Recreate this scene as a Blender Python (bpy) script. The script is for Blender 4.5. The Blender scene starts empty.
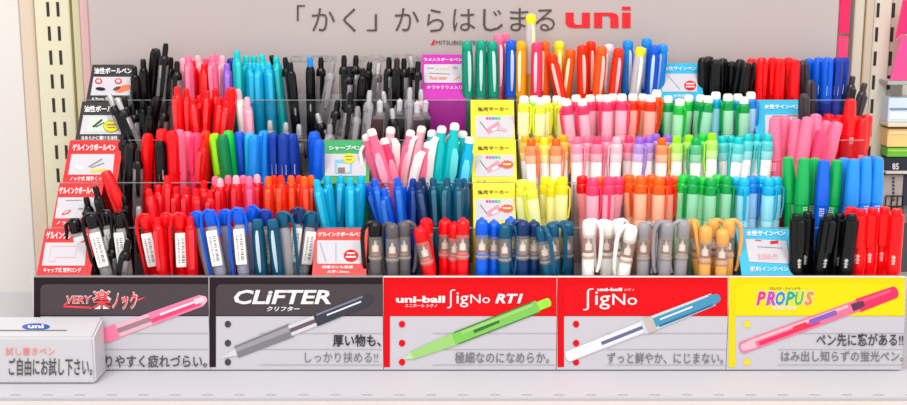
import bpy, bmesh, math, random
from mathutils import Vector, Matrix
random.seed(7)
C = bpy.context.scene.collection
S = bpy.context.scene
# ------------------------------------------------------------------ camera, world, light
FPX = 1250.0; PITCH = math.radians(11); CAM = Vector((0, -1.25, .4214))
cd = bpy.data.cameras.new('camera'); cam = bpy.data.objects.new('camera', cd); C.objects.link(cam)
cd.sensor_width = 36; cd.lens = 36*FPX/907; cd.clip_start = .05
cam.location = CAM; cam.rotation_euler = (math.pi/2-PITCH, 0, 0); S.camera = cam
w = bpy.data.worlds.new('world'); S.world = w; w.use_nodes = True
w.node_tree.nodes['Background'].inputs[0].default_value = (1, .985, .97, 1)
w.node_tree.nodes['Background'].inputs[1].default_value = .80
def area(name, loc, tgt, sx, sy, e, col=(1, .98, .95)):
    l = bpy.data.lights.new(name, 'AREA'); l.shape = 'RECTANGLE'; l.size = sx; l.size_y = sy; l.energy = e; l.color = col
    o = bpy.data.objects.new(name, l); C.objects.link(o); o.location = loc
    o.rotation_euler = (Vector(tgt)-Vector(loc)).to_track_quat('-Z', 'Y').to_euler()
area('ceiling_lamp', (-.7, -1.2, 2.0), (0, .1, .1), .35, 1.6, 19)
area('ceiling_lamp', (.7, -1.2, 2.0), (0, .1, .1), .35, 1.6, 19)
area('ceiling_lamp', (0, -2.6, 1.9), (0, .1, .15), 2.2, .4, 20)
S.view_settings.view_transform = 'Standard'; S.view_settings.look = 'None'
S.view_settings.gamma = 1; S.view_settings.use_curve_mapping = False; S.view_settings.exposure = 0.18
S.cycles.transparent_max_bounces = 24; S.cycles.max_bounces = 8
S.cycles.caustics_reflective = False; S.cycles.caustics_refractive = False

# ------------------------------------------------------------------ projection helpers (real points on real planes)
ct, st = math.cos(PITCH), math.sin(PITCH)
def ray(px, py):
    u = (px-453.5)/FPX; v = (py-202.5)/FPX
    return Vector((u, ct-v*st, -st-v*ct))
def onY(px, py, Y):
    d = ray(px, py); return CAM + d*((Y-CAM.y)/d.y)
def onZ(px, py, Z):
    d = ray(px, py); return CAM + d*((Z-CAM.z)/d.z)
class Frame:
    def __init__(s, O, U, V):
        s.O = Vector(O); s.U = Vector(U).normalized(); s.V = Vector(V).normalized(); s.N = s.U.cross(s.V)
    def px(s, x, y):
        d = ray(x, y); t = (s.O-CAM).dot(s.N)/d.dot(s.N); p = CAM+d*t-s.O
        return (p.dot(s.U), p.dot(s.V))
    def at(s, a, b, h=0): return s.O+s.U*a+s.V*b+s.N*h

# ------------------------------------------------------------------ materials
def lin(c): return tuple(((x/255)/12.92 if x/255 <= .04045 else ((x/255+.055)/1.055)**2.4) for x in c)
_M = {}
def mat(rgb, rough=.35, alpha=1.0, metal=0, spec=.5, noise=0):
    k = (tuple(rgb), rough, alpha, metal, spec, noise)
    if k in _M: return _M[k]
    m = bpy.data.materials.new('paint_%d_%d_%d' % tuple(int(v) for v in rgb)); m.use_nodes = True
    nt = m.node_tree; b = nt.nodes['Principled BSDF']
    col = lin(rgb)+(1,)
    b.inputs['Base Color'].default_value = col
    b.inputs['Roughness'].default_value = rough; b.inputs['Metallic'].default_value = metal
    b.inputs['Specular IOR Level'].default_value = spec
    if noise:
        tc = nt.nodes.new('ShaderNodeTexCoord'); n = nt.nodes.new('ShaderNodeTexNoise'); n.inputs['Scale'].default_value = 9
        mx = nt.nodes.new('ShaderNodeMixRGB'); mx.inputs[1].default_value = col
        mx.inputs[2].default_value = tuple(v*(1-noise) for v in col[:3])+(1,)
        nt.links.new(tc.outputs['Object'], n.inputs['Vector']); nt.links.new(n.outputs['Fac'], mx.inputs[0]); nt.links.new(mx.outputs[0], b.inputs['Base Color'])
    if alpha < 1:
        out = nt.nodes['Material Output']; tr = nt.nodes.new('ShaderNodeBsdfTransparent'); mx = nt.nodes.new('ShaderNodeMixShader')
        tr.inputs[0].default_value = tuple(.35+.65*v for v in col[:3])+(1,)
        mx.inputs[0].default_value = alpha
        nt.links.new(tr.outputs[0], mx.inputs[1]); nt.links.new(b.outputs[0], mx.inputs[2]); nt.links.new(mx.outputs[0], out.inputs[0])
    _M[k] = m; return m
def clear_mat(name, tint=(1, 1, 1), refl=.10):
    m = bpy.data.materials.new(name); m.use_nodes = True; nt = m.node_tree; nt.nodes.clear()
    out = nt.nodes.new('ShaderNodeOutputMaterial'); tr = nt.nodes.new('ShaderNodeBsdfTransparent'); gl = nt.nodes.new('ShaderNodeBsdfGlossy')
    fr = nt.nodes.new('ShaderNodeFresnel'); fr.inputs[0].default_value = 1.22; mx = nt.nodes.new('ShaderNodeMixShader')
    tr.inputs[0].default_value = tint+(1,); gl.inputs['Roughness'].default_value = .08
    nt.links.new(fr.outputs[0], mx.inputs[0]); nt.links.new(tr.outputs[0], mx.inputs[1]); nt.links.new(gl.outputs[0], mx.inputs[2]); nt.links.new(mx.outputs[0], out.inputs[0])
    return m
ACRYLIC = clear_mat('clear_acrylic', (.97, .97, .975)); ACRYLIC_EDGE = mat((205, 208, 210), .2, .32)

# ------------------------------------------------------------------ mesh helpers
def mesh_from(bm, name, m, smooth=True):
    bmesh.ops.recalc_face_normals(bm, faces=bm.faces)
    me = bpy.data.meshes.new(name); bm.to_mesh(me); bm.free(); me.materials.append(m)
    if smooth:
        me.shade_smooth(); me.set_sharp_from_angle(angle=math.radians(38))
    return me
def obj(name, me, parent=None, **kw):
    o = bpy.data.objects.new(name, me); C.objects.link(o)
    if parent: o.parent = parent
    for k, v in kw.items(): o[k] = v
    return o
def thing(name, label, cat, loc=(0, 0, 0), group=None):
    o = bpy.data.objects.new(name, None); C.objects.link(o); o.location = loc; o.empty_display_size = .01
    o['label'] = label; o['category'] = cat
    if group: o['group'] = group
    return o
def rel(o, parent):                                   # keep world-space mesh under an Empty that sits elsewhere
    o.parent = parent; o.matrix_parent_inverse = Matrix.Translation(-parent.location)
    return o
def box(bm, x0, x1, y0, y1, z0, z1, M=None):
    vs = [bm.verts.new((x, y, z)) for x in (x0, x1) for y in (y0, y1) for z in (z0, z1)]
    for f in ((0, 1, 3, 2), (4, 6, 7, 5), (0, 4, 5, 1), (2, 3, 7, 6), (0, 2, 6, 4), (1, 5, 7, 3)):
        bm.faces.new([vs[i] for i in f])
    if M: bmesh.ops.transform(bm, matrix=M, verts=vs)
    return vs
def lathe(bm, prof, seg=14, sx=1, sy=1):
    rings = []
    for r, z in prof:
        if r <= 1e-6: rings.append([bm.verts.new((0, 0, z))])
        else: rings.append([bm.verts.new((r*sx*math.cos(2*math.pi*i/seg), r*sy*math.sin(2*math.pi*i/seg), z)) for i in range(seg)])
    for a, b in zip(rings, rings[1:]):
        for i in range(seg):
            j = (i+1) % seg
            if len(a) == 1: bm.faces.new((a[0], b[i], b[j]))
            elif len(b) == 1: bm.faces.new((a[i], a[j], b[0]))
            else: bm.faces.new((a[i], a[j], b[j], b[i]))
    for r in (rings[0], rings[-1]):
        if len(r) > 1: bm.faces.new(r)
def tube(bm, pts, rad, seg=8, flat=1.0):              # rad scalar or list
    pts = [Vector(p) for p in pts]; rings = []
    for i, p in enumerate(pts):
        t = (pts[min(i+1, len(pts)-1)]-pts[max(i-1, 0)]).normalized()
        ref = Vector((0, 1, 0)) if abs(t.y) < .9 else Vector((1, 0, 0))
        a = t.cross(ref).normalized(); b = t.cross(a)
        r = rad[i] if isinstance(rad, (list, tuple)) else rad
        rings.append([bm.verts.new(p+a*math.cos(2*math.pi*k/seg)*r*flat+b*math.sin(2*math.pi*k/seg)*r) for k in range(seg)])
    for a, b in zip(rings, rings[1:]):
        for i in range(seg): bm.faces.new((a[i], a[(i+1) % seg], b[(i+1) % seg], b[i]))
    bm.faces.new(rings[0]); bm.faces.new(rings[-1])
def prism(bm, F, pts, h0, h1):
    a = [bm.verts.new(F.at(x, y, h0)) for x, y in pts]; b = [bm.verts.new(F.at(x, y, h1)) for x, y in pts]
    n = len(a)
    for i in range(n): bm.faces.new((a[i], a[(i+1) % n], b[(i+1) % n], b[i]))
    bm.faces.new(a); bm.faces.new(b)
def bx(name, x0, x1, y0, y1, z0, z1, m, parent=None, bev=0, **kw):
    bm = bmesh.new(); box(bm, min(x0, x1), max(x0, x1), y0, y1, z0, z1)
    if bev: bmesh.ops.bevel(bm, geom=bm.edges[:], offset=bev, segments=2, affect='EDGES')
    o = obj(name, mesh_from(bm, name, m), None, **kw)
    if parent: rel(o, parent)
    return o

# ------------------------------------------------------------------ printing on flat boards
_T = {}
def text_mesh(s, bold=0.0, shear=0.0):
    k = (s, bold, shear)
    if k not in _T:
        c = bpy.data.curves.new('type', 'FONT'); c.body = s; c.offset = bold; c.shear = shear; c.resolution_u = 2
        o = bpy.data.objects.new('type', c); C.objects.link(o); bpy.context.view_layer.update()
        me = bpy.data.meshes.new_from_object(o); C.objects.unlink(o); bpy.data.objects.remove(o)
        vs = [v.co.copy() for v in me.vertices]; fs = [tuple(p.vertices) for p in me.polygons]
        bpy.data.meshes.remove(me); _T[k] = (vs, fs)
    return _T[k]
class Print:
    def __init__(s, F, parent): s.F = F; s.p = parent; s.g = {}
    def bm(s, part, m):
        if (part, m) not in s.g: s.g[(part, m)] = bmesh.new()
        return s.g[(part, m)]
    def text(s, body, b, m, bold=0, shear=0, part='lettering', h=.0012):
        vs, fs = text_mesh(body, bold, shear)
        xs = [v.x for v in vs]; ys = [v.y for v in vs]
        x0, x1, y0, y1 = min(xs), max(xs), min(ys), max(ys); bm = s.bm(part, m); nv = []
        A = s.F.px(b[0], b[3]); B = s.F.px(b[2], b[3]); D = s.F.px(b[0], b[1])
        for v in vs:
            a = (v.x-x0)/(x1-x0); c = (v.y-y0)/(y1-y0)
            nv.append(bm.verts.new(s.F.at(A[0]+a*(B[0]-A[0])+c*(D[0]-A[0]), A[1]+a*(B[1]-A[1])+c*(D[1]-A[1]), h)))
        for f in fs:
            try: bm.faces.new([nv[i] for i in f])
            except ValueError: pass
    def poly(s, pts, m, part='picture', h=.0008):
        bm = s.bm(part, m); bm.faces.new([bm.verts.new(s.F.at(*s.F.px(x, y), h)) for x, y in pts])
    def rect(s, x0, y0, x1, y1, m, part='picture', h=.0008, r=0):
        if not r: s.poly([(x0, y0), (x1, y0), (x1, y1), (x0, y1)], m, part, h); return
        pts = []
        for cx, cy, a0 in ((x1-r, y1-r, 0), (x0+r, y1-r, 90), (x0+r, y0+r, 180), (x1-r, y0+r, 270)):
            for i in range(5):
                a = math.radians(a0+i*22.5); pts.append((cx+r*math.cos(a), cy+r*math.sin(a)))
        s.poly(pts, m, part, h)
    def ell(s, cx, cy, rx, ry, m, part='picture', h=.0008, n=20, rot=0):
        c, q = math.cos(math.radians(rot)), math.sin(math.radians(rot))
        s.poly([(cx+rx*math.cos(2*math.pi*i/n)*c-ry*math.sin(2*math.pi*i/n)*q, cy+rx*math.cos(2*math.pi*i/n)*q+ry*math.sin(2*math.pi*i/n)*c) for i in range(n)], m, part, h)
    def line(s, x0, y0, x1, y1, wd, m, part='picture', h=.001, w2=None):
        d = Vector((x1-x0, y1-y0)).normalized(); n = Vector((-d.y, d.x)); a = wd/2; b = (wd if w2 is None else w2)/2
        s.poly([(x0+n.x*a, y0+n.y*a), (x1+n.x*b, y1+n.y*b), (x1-n.x*b, y1-n.y*b), (x0-n.x*a, y0-n.y*a)], m, part, h)
    def done(s):
        for (part, m), bm in s.g.items():
            bmesh.ops.recalc_face_normals(bm, faces=bm.faces)
            me = bpy.data.meshes.new(part); bm.to_mesh(me); bm.free(); me.materials.append(m)
            rel(obj(part, me), s.p)
WHITE = mat((222, 220, 222), .5); PAPER = mat((192, 189, 196), .5, spec=.2); INK = mat((35, 30, 32), .6); GREYINK = mat((110, 108, 112), .6)
RED = mat((218, 8, 18), .5, spec=.2); YEL = mat((226, 204, 0), .5, spec=.2); DARK = mat((38, 27, 31), .5, spec=.15); DARK2 = mat((72, 63, 68), .5, spec=.2)
BAR = mat((60, 56, 60), .5)
RULE = mat((165, 162, 170), .6)

# ================================================================== STRUCTURE
CREAM = mat((226, 220, 196), .6, noise=.04); PEACH = mat((226, 200, 178), .6)
def wallpart(name, px0, px1, Y, m, z0=-.35, z1=.75, t=.01):
    a = onY(px0, 100, Y).x; b = onY(px1, 100, Y).x
    return bx(name, a, b, Y, Y+t, z0, z1, m)
o = bx('wall_back', -1.3, 1.3, .36, .38, -.6, 1.2, mat((232, 226, 216), .7, noise=.05)); o['kind'] = 'structure'
o = bx('floor', -1.3, 1.3, -2.6, .38, -.62, -.60, mat((190, 184, 178), .5, noise=.1)); o['kind'] = 'structure'
# ================================================================== SHELF
sh = thing('shelf_board', 'white shelf board with a row of small slots carrying the whole pen display', 'shelf', (0, 0, -.02))
rel(bx('board', -.9, .9, -.082, .33, -.02, 0, mat((193, 191, 197), .5, spec=.2), bev=.001), sh)
bm = bmesh.new()
for i in range(46): box(bm, -.72+i*.0315, -.72+i*.0315+.010, -.0775, -.0760, .0, .0004)
rel(obj('slot_row', mesh_from(bm, 'slot_row', mat((150, 140, 142), .6))), sh)
rl = thing('price_rail', 'pale price rail running along the front edge of the shelf', 'rail', (0, -.1, -.05))
rel(bx('rail_face', -.9, .9, -.101, -.0835, -.05, -.003, mat((206, 199, 196), .45), bev=.0015), rl)
rel(bx('rail_lip', -.9, .9, -.103, -.1012, -.05, -.008, mat((210, 206, 204), .4), label='thin white front lip'), rl)
for i, (x, c) in enumerate(((350, (60, 160, 210)), (640, (200, 70, 70)))):
    pass

# ================================================================== DISPLAY RACK
TZ = .04; TY = .05
XL = onY(33.5, 280, 0).x; XR = onY(905, 280, 0).x
rack = thing('pen_display_rack', 'clear acrylic five tier rack with black trays holding all the pens', 'display rack', (0, .14, .002))
BLK = mat((38, 34, 38), .4)
for k in range(5):
    y0 = .003+TY*k; z0 = .002+TZ*k
    bm = bmesh.new(); box(bm, XL, XR, y0, y0+TY-.0012, z0+.004, z0+.008)
    box(bm, XL, XR, y0+TY-.0022, y0+TY-.0012, z0+.008, z0+.008+TZ-.0005)
    box(bm, XL, XR, y0, y0+.002, .001, z0+.004)
    rel(obj('tray', mesh_from(bm, 'tray', BLK if k == 0 else mat((226, 224, 226), .4))), rack)
    bm = bmesh.new(); box(bm, XL, XR, y0, y0+.0016, z0+.0085, z0+.098)
    rel(obj('front_panel', mesh_from(bm, 'front_panel', ACRYLIC)), rack)
    bm = bmesh.new(); box(bm, XL, XR, y0, y0+.0016, z0+.0981, z0+.0990)
    rel(obj('panel_rim', mesh_from(bm, 'panel_rim', ACRYLIC_EDGE)), rack)
def plate(x, name):
    F = Frame((x, 0, 0), (0, 1, 0), (0, 0, 1)); pts = [(.002, .002), (.252, .002), (.252, .30), (.20, .27), (.002, .102)]
    bm = bmesh.new(); prism(bm, F, pts, -.0008, .0008); rel(obj(name, mesh_from(bm, name, ACRYLIC)), rack)
    plate(XL-.001, 'side_panel'); plate(XR+.001, 'side_panel')
DIV = {0: [209, 310, 367, 411, 470, 574, 650, 735], 1: [209, 322, 383, 470, 516, 573, 680, 732], 2: [166, 209, 320, 368, 470, 516, 573, 672, 722, 772], 3: [163, 250, 360, 470, 516, 562, 665, 757], 4: [180, 232, 421, 468, 515, 657, 703]}
for k, xs in DIV.items():
    for px in xs:
        x = onY(px, [250, 205, 160, 120, 80][k], .02+TY*k).x; y0 = .0052+TY*k; z0 = .0105+TZ*k
        bm = bmesh.new(); box(bm, x-.0006, x+.0006, y0, y0+TY-.005, z0, z0+.088)
        rel(obj('divider', mesh_from(bm, 'divider', ACRYLIC)), rack)
rel(bx('back_panel', XL, XR, .2530, .2555, .002, .262, mat((214, 210, 212), .3)), rack)

# ================================================================== BACKBOARD SIGN
YB = .262
xa = onY(89, 20, YB).x; xb = onY(838, 20, YB).x
bb = thing('backboard_sign', 'wide pale grey upright sign with large Japanese lettering and red logo behind the pens', 'sign', (0, YB, .002))
rel(bx('board', xa, xb, YB, YB+.004, .002, .56, mat((183, 171, 169), .38, spec=.3, noise=.05)), bb)
FB = Frame((0, YB, 0), (1, 0, 0), (0, 0, 1))
P = Print(FB, bb)
INKB = mat((75, 62, 60), .6)
for ch, b in (('「', (297, 5, 305, 21)), ('か', (312, 8, 335, 31)), ('く', (343, 8, 356, 32)), ('」', (367, 14, 377, 31)), ('か', (395, 8, 419, 31)), ('ら', (427, 9, 444, 32)),
              ('は', (453, 9, 475, 31)), ('じ', (483, 9, 503, 31)), ('ま', (510, 8, 529, 31)), ('る', (535, 9, 555, 31))):
    P.text(ch, b, INKB, bold=-.004)
LR = mat((226, 12, 26), .4)
def logo_u(x, y, w_, h_, t):
    r = t*.9
    P.poly([(x, y), (x+t, y), (x+t, y+h_*.62), (x+t*1.25, y+h_*.78), (x+t*1.6, y+h_), (x+r*.9, y+h_), (x+r*.3, y+h_*.92), (x, y+h_*.7)], LR, 'logo')
    P.poly([(x+t*1.25, y+h_*.78), (x+w_-t*1.05, y+h_*.78), (x+w_-t, y+h_*.72), (x+w_-t, y+h_), (x+t*1.6, y+h_)], LR, 'logo')
    P.rect(x+w_-t, y, x+w_, y+h_, LR, 'logo')
logo_u(565.5, 12.5, 24.5, 15.5, 8.2)
x, y, w_, h_, t = 594, 12.5, 24.5, 15.5, 8.2
P.rect(x, y, x+t, y+h_, LR, 'logo')
P.poly([(x+t, y), (x+w_-t*1.6, y), (x+w_-t*1.25, y+h_*.22), (x+t*1.05, y+h_*.22), (x+t, y+h_*.28)], LR, 'logo')
P.poly([(x+w_-t*1.6, y), (x+w_-t*.8, y), (x+w_-t*.2, y+h_*.1), (x+w_, y+h_*.32), (x+w_, y+h_), (x+w_-t, y+h_), (x+w_-t, y+h_*.38), (x+w_-t*1.25, y+h_*.22)], LR, 'logo')
P.rect(622, 12.5, 630.5, 28, LR, 'logo'); P.rect(622, 6.5, 630.5, 10.3, LR, 'logo')
P.poly([(430.5, 45), (433, 40.5), (435, 45)], LR, 'logo'); P.poly([(432.8, 41), (434, 39), (435.4, 41), (434.2, 43)], LR, 'logo')
P.text('MITSUBISHI PENCIL CO., LTD.', (436, 40.5, 519, 45.3), INKB, bold=.0)
P.text('CLIFTER', (290, 55, 337, 61), mat((160, 168, 168), .4), shear=.2, part='faint_lettering'); P.text('uni-ball Signo', (356, 53, 436, 63), mat((172, 162, 162), .4), bold=.01, part='faint_lettering')
P.done()

# ================================================================== HEADER CARDS
FH = Frame((0, -.0035, 0), (1, 0, 0), (0, 0, 1))
def header(name, label, x0, x1, band, band2, last=False):
    a = onY(x0+.3, 320, -.0035).x; b = onY(x1-.3, 320, -.0035).x
    t = thing(name, label, 'header card', ((a+b)/2, -.002, .0015), 'five header cards along the front of the rack')
    rel(bx('board', a, b, -.0035, -.0008, .0015, .1012, PAPER), t)
    p = Print(FH, t)
    p.poly([(x0+.5, 276.8), (x1-.5, 276.8), (x1-.5, 316), (x0+7, 316), (x0+7, 367), (x0+.5, 367)], band, 'colour_band', h=.0004)
    pts = [(x0+7, 315), (x0+7, 291)]
    for i in range(6):
        q = math.radians(180+i*18); pts.append((x0+13+6*math.cos(q), 290+6*math.sin(q)))
    pts += [(x1-.5, 284), (x1-.5, 315)]
    p.poly(pts, band2, 'colour_band', h=.0006)
    p.rect(x0+.5, 275.8, x1-.5, 277.2, mat((150, 140, 145), .4) if band is DARK else mat((250, 225, 222), .4), 'top_edge', h=.0008)
    for yy in (324, 343, 362): p.ell(x0+19, yy, 3.2, 3.4, band2, 'ring_hole', h=.0006, n=18)
    for yy in (333, 349, 364.5): p.rect(x0+50, yy, x1-1, yy+.6, RULE, 'ruled_line', h=.0005)
    return t, p
def pen_print(p, A, B, segs):
    """printed pen along A->B; segs: (t0,t1,w0,w1,mat,off)"""
    A = Vector(A); B = Vector(B); d = B-A
    n = Vector((-d.y, d.x)).normalized()
    for i, (t0, t1, w0, w1, m, off) in enumerate(segs):
        a = A+d*t0+n*off; b = A+d*t1+n*off
        k = 4 if w0 > 4 or w1 > 4 else 1
        p.line(a.x, a.y, b.x, b.y, w0, m, 'pen_picture', h=.0010+.00005*i, w2=w1)
        if max(w0, w1) > 6 and (t1 >= .999 or t0 == 0):
            e, ww = (b, w1) if t1 >= .999 else (a, w0)
            p.ell(e.x, e.y, ww*.32, ww*.5, m, 'pen_picture', h=.0010+.00005*i-.00002, rot=math.degrees(math.atan2(d.y, d.x)))
# 1
t, p = header('header_card', 'dark grey header card with red outlined lettering and a printed pink pen', 33.5, 209, DARK, DARK2)
RW = mat((240, 60, 66), .4)
for wd, m, h, bo in ((2, WHITE, .0009, .035), (0, RW, .0012, .004)):
    p.text('VERY', (67-wd*.3, 296-wd*.3, 92+wd*.3, 303+wd*.3), m, bold=bo+.01, shear=.15, h=h)
    p.text('楽', (93-wd*.4, 290-wd*.4, 111+wd*.4, 308+wd*.4), m, bold=bo, h=h)
    p.text('ノック', (113-wd*.4, 292-wd*.4, 137+wd*.4, 309+wd*.4), m, bold=bo+.012, h=h)
p.line(63, 306, 92, 307.5, 2, RW, 'lettering'); p.line(63, 306, 68, 302, 1.6, RW, 'lettering'); p.line(137.5, 300, 145, 297, 2.4, RW, 'lettering', w2=.5)
p.text('りやすく疲れづらい。', (106, 354.5, 207, 367.5), mat((70, 66, 70), .6), bold=.012)
PK = mat((246, 120, 158), .4); PK2 = mat((250, 170, 190), .4); PK3 = mat((226, 60, 110), .4); GB = mat((150, 120, 128), .4)
pen_print(p, (106, 335), (205, 299), [(0, .12, 15, 15, PK, 0), (.12, .5, 13, 12, PK2, 0), (.12, .48, 5, 5, GB, 0), (.45, .96, 13, 12, PK, 0), (.45, .94, 4, 4, PK3, 2), (.55, .9, 2.2, 2, WHITE, -1), (.96, 1.0, 12, 7, PK2, 0), (.9, .99, 6, 4, mat((250, 205, 215), .4), -1)])
p.done()
# 2
t, p = header('header_card', 'dark grey header card with white lettering and a printed black pen', 209, 383, DARK, DARK2)
p.text('CLiFTER', (234, 289.5, 331, 304), WHITE, bold=.03, shear=.2); p.text('クリフター', (267, 306, 300, 311), WHITE, bold=.03, shear=.2)
p.text('厚い物も、', (333, 334, 381, 346.5), INK, bold=.02); p.text('しっかり挟める!!', (305, 351.5, 378, 362.5), GREYINK, bold=0)
SG = mat((120, 116, 126), .4); DB = mat((45, 48, 62), .4); LG = mat((205, 202, 210), .4)
pen_print(p, (223, 357), (372, 298), [(0, .11, 1.5, 9, LG, 0), (.09, .46, 12, 14, SG, 0), (.09, .46, 4, 5, mat((150, 146, 154), .4), -2), (.45, .66, 11, 11, LG, 0), (.45, .8, 4, 4, mat((96, 78, 84), .4), 0), (.62, .97, 12, 11, DB, 0), (.7, .93, 1.6, 1.6, WHITE, -1), (.64, .95, 2, 2, mat((110, 118, 140), .4), -5), (.97, 1.0, 9, 6, DB, 0)])
p.done()
# 3
RB = mat((212, 4, 16), .5, spec=.15); RB2 = mat((220, 8, 20), .5, spec=.15)
t, p = header('header_card', 'red header card with white lettering and a printed lime green pen', 383, 557, RB, RB2)
p.text('uni-ball', (396, 295.5, 445, 302.5), WHITE, bold=.04); p.text('ユニボール シグノ', (405, 303.5, 437, 307), WHITE, bold=.01)
def signo(p, x0, y0, x1, y1, sc):
    W = x1-x0
    p.text('ʃ', (x0, y0, x0+W*.19, y1+sc*2), WHITE, bold=-.01); p.text('ig', (x0+W*.22, y0+sc*3, x0+W*.5, y1+sc*1), WHITE, bold=.005)
    p.text('No', (x0+W*.54, y0+sc*5, x1, y1-sc*3), WHITE, bold=.005)
signo(p, 447, 289, 490, 306, 1); p.text('RT1', (495, 293.5, 523, 303), WHITE, bold=.04, shear=.25)
p.text('極細なのになめらか。', (455, 351.5, 549, 363), GREYINK, bold=.008)
G1 = mat((150, 200, 110), .4); G2 = mat((120, 190, 80), .4); G3 = mat((178, 216, 150), .4); G4 = mat((40, 110, 40), .4)
pen_print(p, (405, 358), (548, 302), [(0, .06, 2, 8, G3, 0), (.05, .36, 8, 13, G1, 0), (.34, .93, 13, 12, G2, 0), (.36, .9, 1.2, 1.2, G4, -6), (.36, .93, 1, 1, G4, 6), (.48, .66, 4, 2.5, G4, 0), (.4, .9, 3, 3, G1, -3), (.93, 1.0, 9, 9, mat((150, 220, 60), .4), 0)])
p.done()
# 4
t, p = header('header_card', 'red header card with white lettering and a printed clear and blue pen', 557, 728, RB, RB2)
p.text('uni-ball', (597, 287.5, 622, 290.8), WHITE, bold=.06); p.text('シグノ', (624, 288, 634, 290.6), WHITE, bold=.01)
signo(p, 583, 288, 637, 308, 1.1)
p.text('ずっと鮮やか、にじまない。', (607, 352, 723, 363.5), GREYINK, bold=.008)
CL = mat((214, 214, 222), .3); TB = mat((60, 140, 178), .4)
pen_print(p, (569, 356), (716, 298), [(0, .55, 11, 12, mat((222, 222, 230), .3), 0), (0, .53, 1, 1, LG, 5), (.22, .56, 3.5, 3.5, mat((92, 100, 132), .4), 0), (.5, .98, 15, 13, mat((196, 204, 212), .3), 0), (.55, .97, 9.5, 9, TB, 0), (.52, .58, 16, 15, mat((190, 176, 170), .3), 0), (.62, .84, 1.8, 1.8, WHITE, -1), (.6, .97, 2, 2, mat((30, 96, 140), .4), 5), (.96, 1.01, 12, 8, TB, 0)])
p.done()
# 5
YB2 = mat((230, 210, 8), .5, spec=.2)
t, p = header('header_card', 'yellow header card with rainbow lettering and a printed pink highlighter', 728, 905, YEL, YB2)
p.text('プロパス・ウインドウ', (769, 286.8, 800, 289.6), INK, bold=.01)
for i, (ch, c) in enumerate(zip('PROPUS', ((236, 40, 110), (190, 60, 170), (30, 130, 200), (20, 165, 110), (80, 180, 60), (245, 130, 50)))):
    xx = 756+i*9.6
    p.text(ch, (xx-.7, 290.3, xx+10.2, 305.7), WHITE, bold=.08, shear=.25, h=.0009); p.text(ch, (xx, 291, xx+9.6, 305), mat(c, .4), bold=.04, shear=.25)
p.text('WINDOW', (771, 305.8, 796, 309.6), WHITE, bold=.04)
p.text('ペン先に窓がある!!', (816, 333, 903, 346), mat((60, 55, 60), .6), bold=.015); p.text('はみ出し知らずの蛍光ペン。', (781, 350.5, 903, 361.5), GREYINK, bold=.01)
H1 = mat((244, 110, 140), .4); H2 = mat((236, 30, 90), .4); H3 = mat((250, 175, 190), .4)
pen_print(p, (743, 347), (894, 292), [(0, .78, 12, 12, H1, 0), (0, .08, 7, 10, H3, 0), (.1, .5, 4, 4, H2, 2), (.08, .7, 3, 3, H3, -3), (.33, .42, 5, 5, mat((220, 40, 60), .4), 0), (.44, .62, 5, 5, mat((120, 90, 180), .4), -1), (.76, 1.0, 14, 12, H2, 0), (.78, .98, 3, 3, mat((248, 80, 120), .4), -3), (.72, .8, 8, 6, mat((90, 40, 70), .4), 0)])
p.done()

# ================================================================== TRIAL PEN BOX at lower left
bxf = -.045
x1 = onY(94, 350, bxf).x
tb = thing('trial_pen_box', 'low white box with Japanese lettering, standing before the dark header card', 'box', (x1-.12, bxf+.02, .0005))
bm = bmesh.new(); vv = box(bm, x1-.22, x1, bxf, -.006, .0005, .0495)
for v in vv:
    if v.co.z > .04 and v.co.y > -.02: v.co.z = .060
bmesh.ops.bevel(bm, geom=bm.edges[:], offset=.002, segments=2, affect='EDGES')
rel(obj('body', mesh_from(bm, 'body', mat((196, 194, 199), .35, spec=.3))), tb)
bm = bmesh.new(); box(bm, x1-.215, x1-.03, -.034, -.0325, .0515, .0535); rel(obj('slot', mesh_from(bm, 'slot', mat((120, 118, 122), .5))), tb)
FT = Frame((0, bxf, 0), (1, 0, 0), (0, 0, 1)); p = Print(FT, tb)
p.text('試し書きペン', (6, 347, 55, 355), mat((240, 110, 105), .5), bold=0); p.text('ご自由にお試し下さい。', (9, 357.5, 92.5, 375.5), mat((70, 66, 68), .5), bold=.012)
p.done()
FT2 = Frame((0, bxf, .0495), (1, 0, 0), (0, .039, .0105)); p = Print(FT2, tb)
p.ell(36, 327, 14, 3.4, mat((40, 90, 165), .4), 'logo', h=.0004); p.text('uni', (28, 325, 44, 329), WHITE, bold=.04, part='logo', h=.0008); p.done()

# ================================================================== PRODUCT CARDS
def card(k, px0, px1, col, label, draw, lift=0, cat='label card', plain=None, px0t=None, w_extra=0):
    """folded card: plain lower part behind the clear panel, printed upper part leaning back"""
    y0 = .0058+TY*k; z0 = .010+TZ*k; zf = z0+.089
    pyb = [275, 228, 184, 142, 102][k]
    xa = onY(px0, pyb, y0).x; xb = onY(px1, pyb, y0).x
    m = mat(col, .4)
    t = thing('product_card', label, cat, ((xa+xb)/2, y0, z0), 'product cards on the rack')
    L = .057+lift; V = Vector((0, .038, .043)).normalized()
    top = Vector((0, y0, zf))+V*L
    bm = bmesh.new(); th = .0012
    prof = [(y0, z0), (y0, zf), (top.y, top.z), (top.y+th, top.z-th*.2), (y0+th, zf-.0004), (y0+th, z0)]
    F = Frame((xa, 0, 0), (0, 1, 0), (0, 0, 1)); prism(bm, F, prof, 0, xb-xa)
    rel(obj('board', mesh_from(bm, 'board', m if plain is None else mat(plain, .4), smooth=False)), t)
    FC = Frame((0, y0, zf), (1, 0, 0), V); p = Print(FC, t); p.col = m
    draw(p); p.done()
    return t
def tilted_box(p, x0, y0, x1, y1, sl=0): return (x0, y0, x1, y1)
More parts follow.
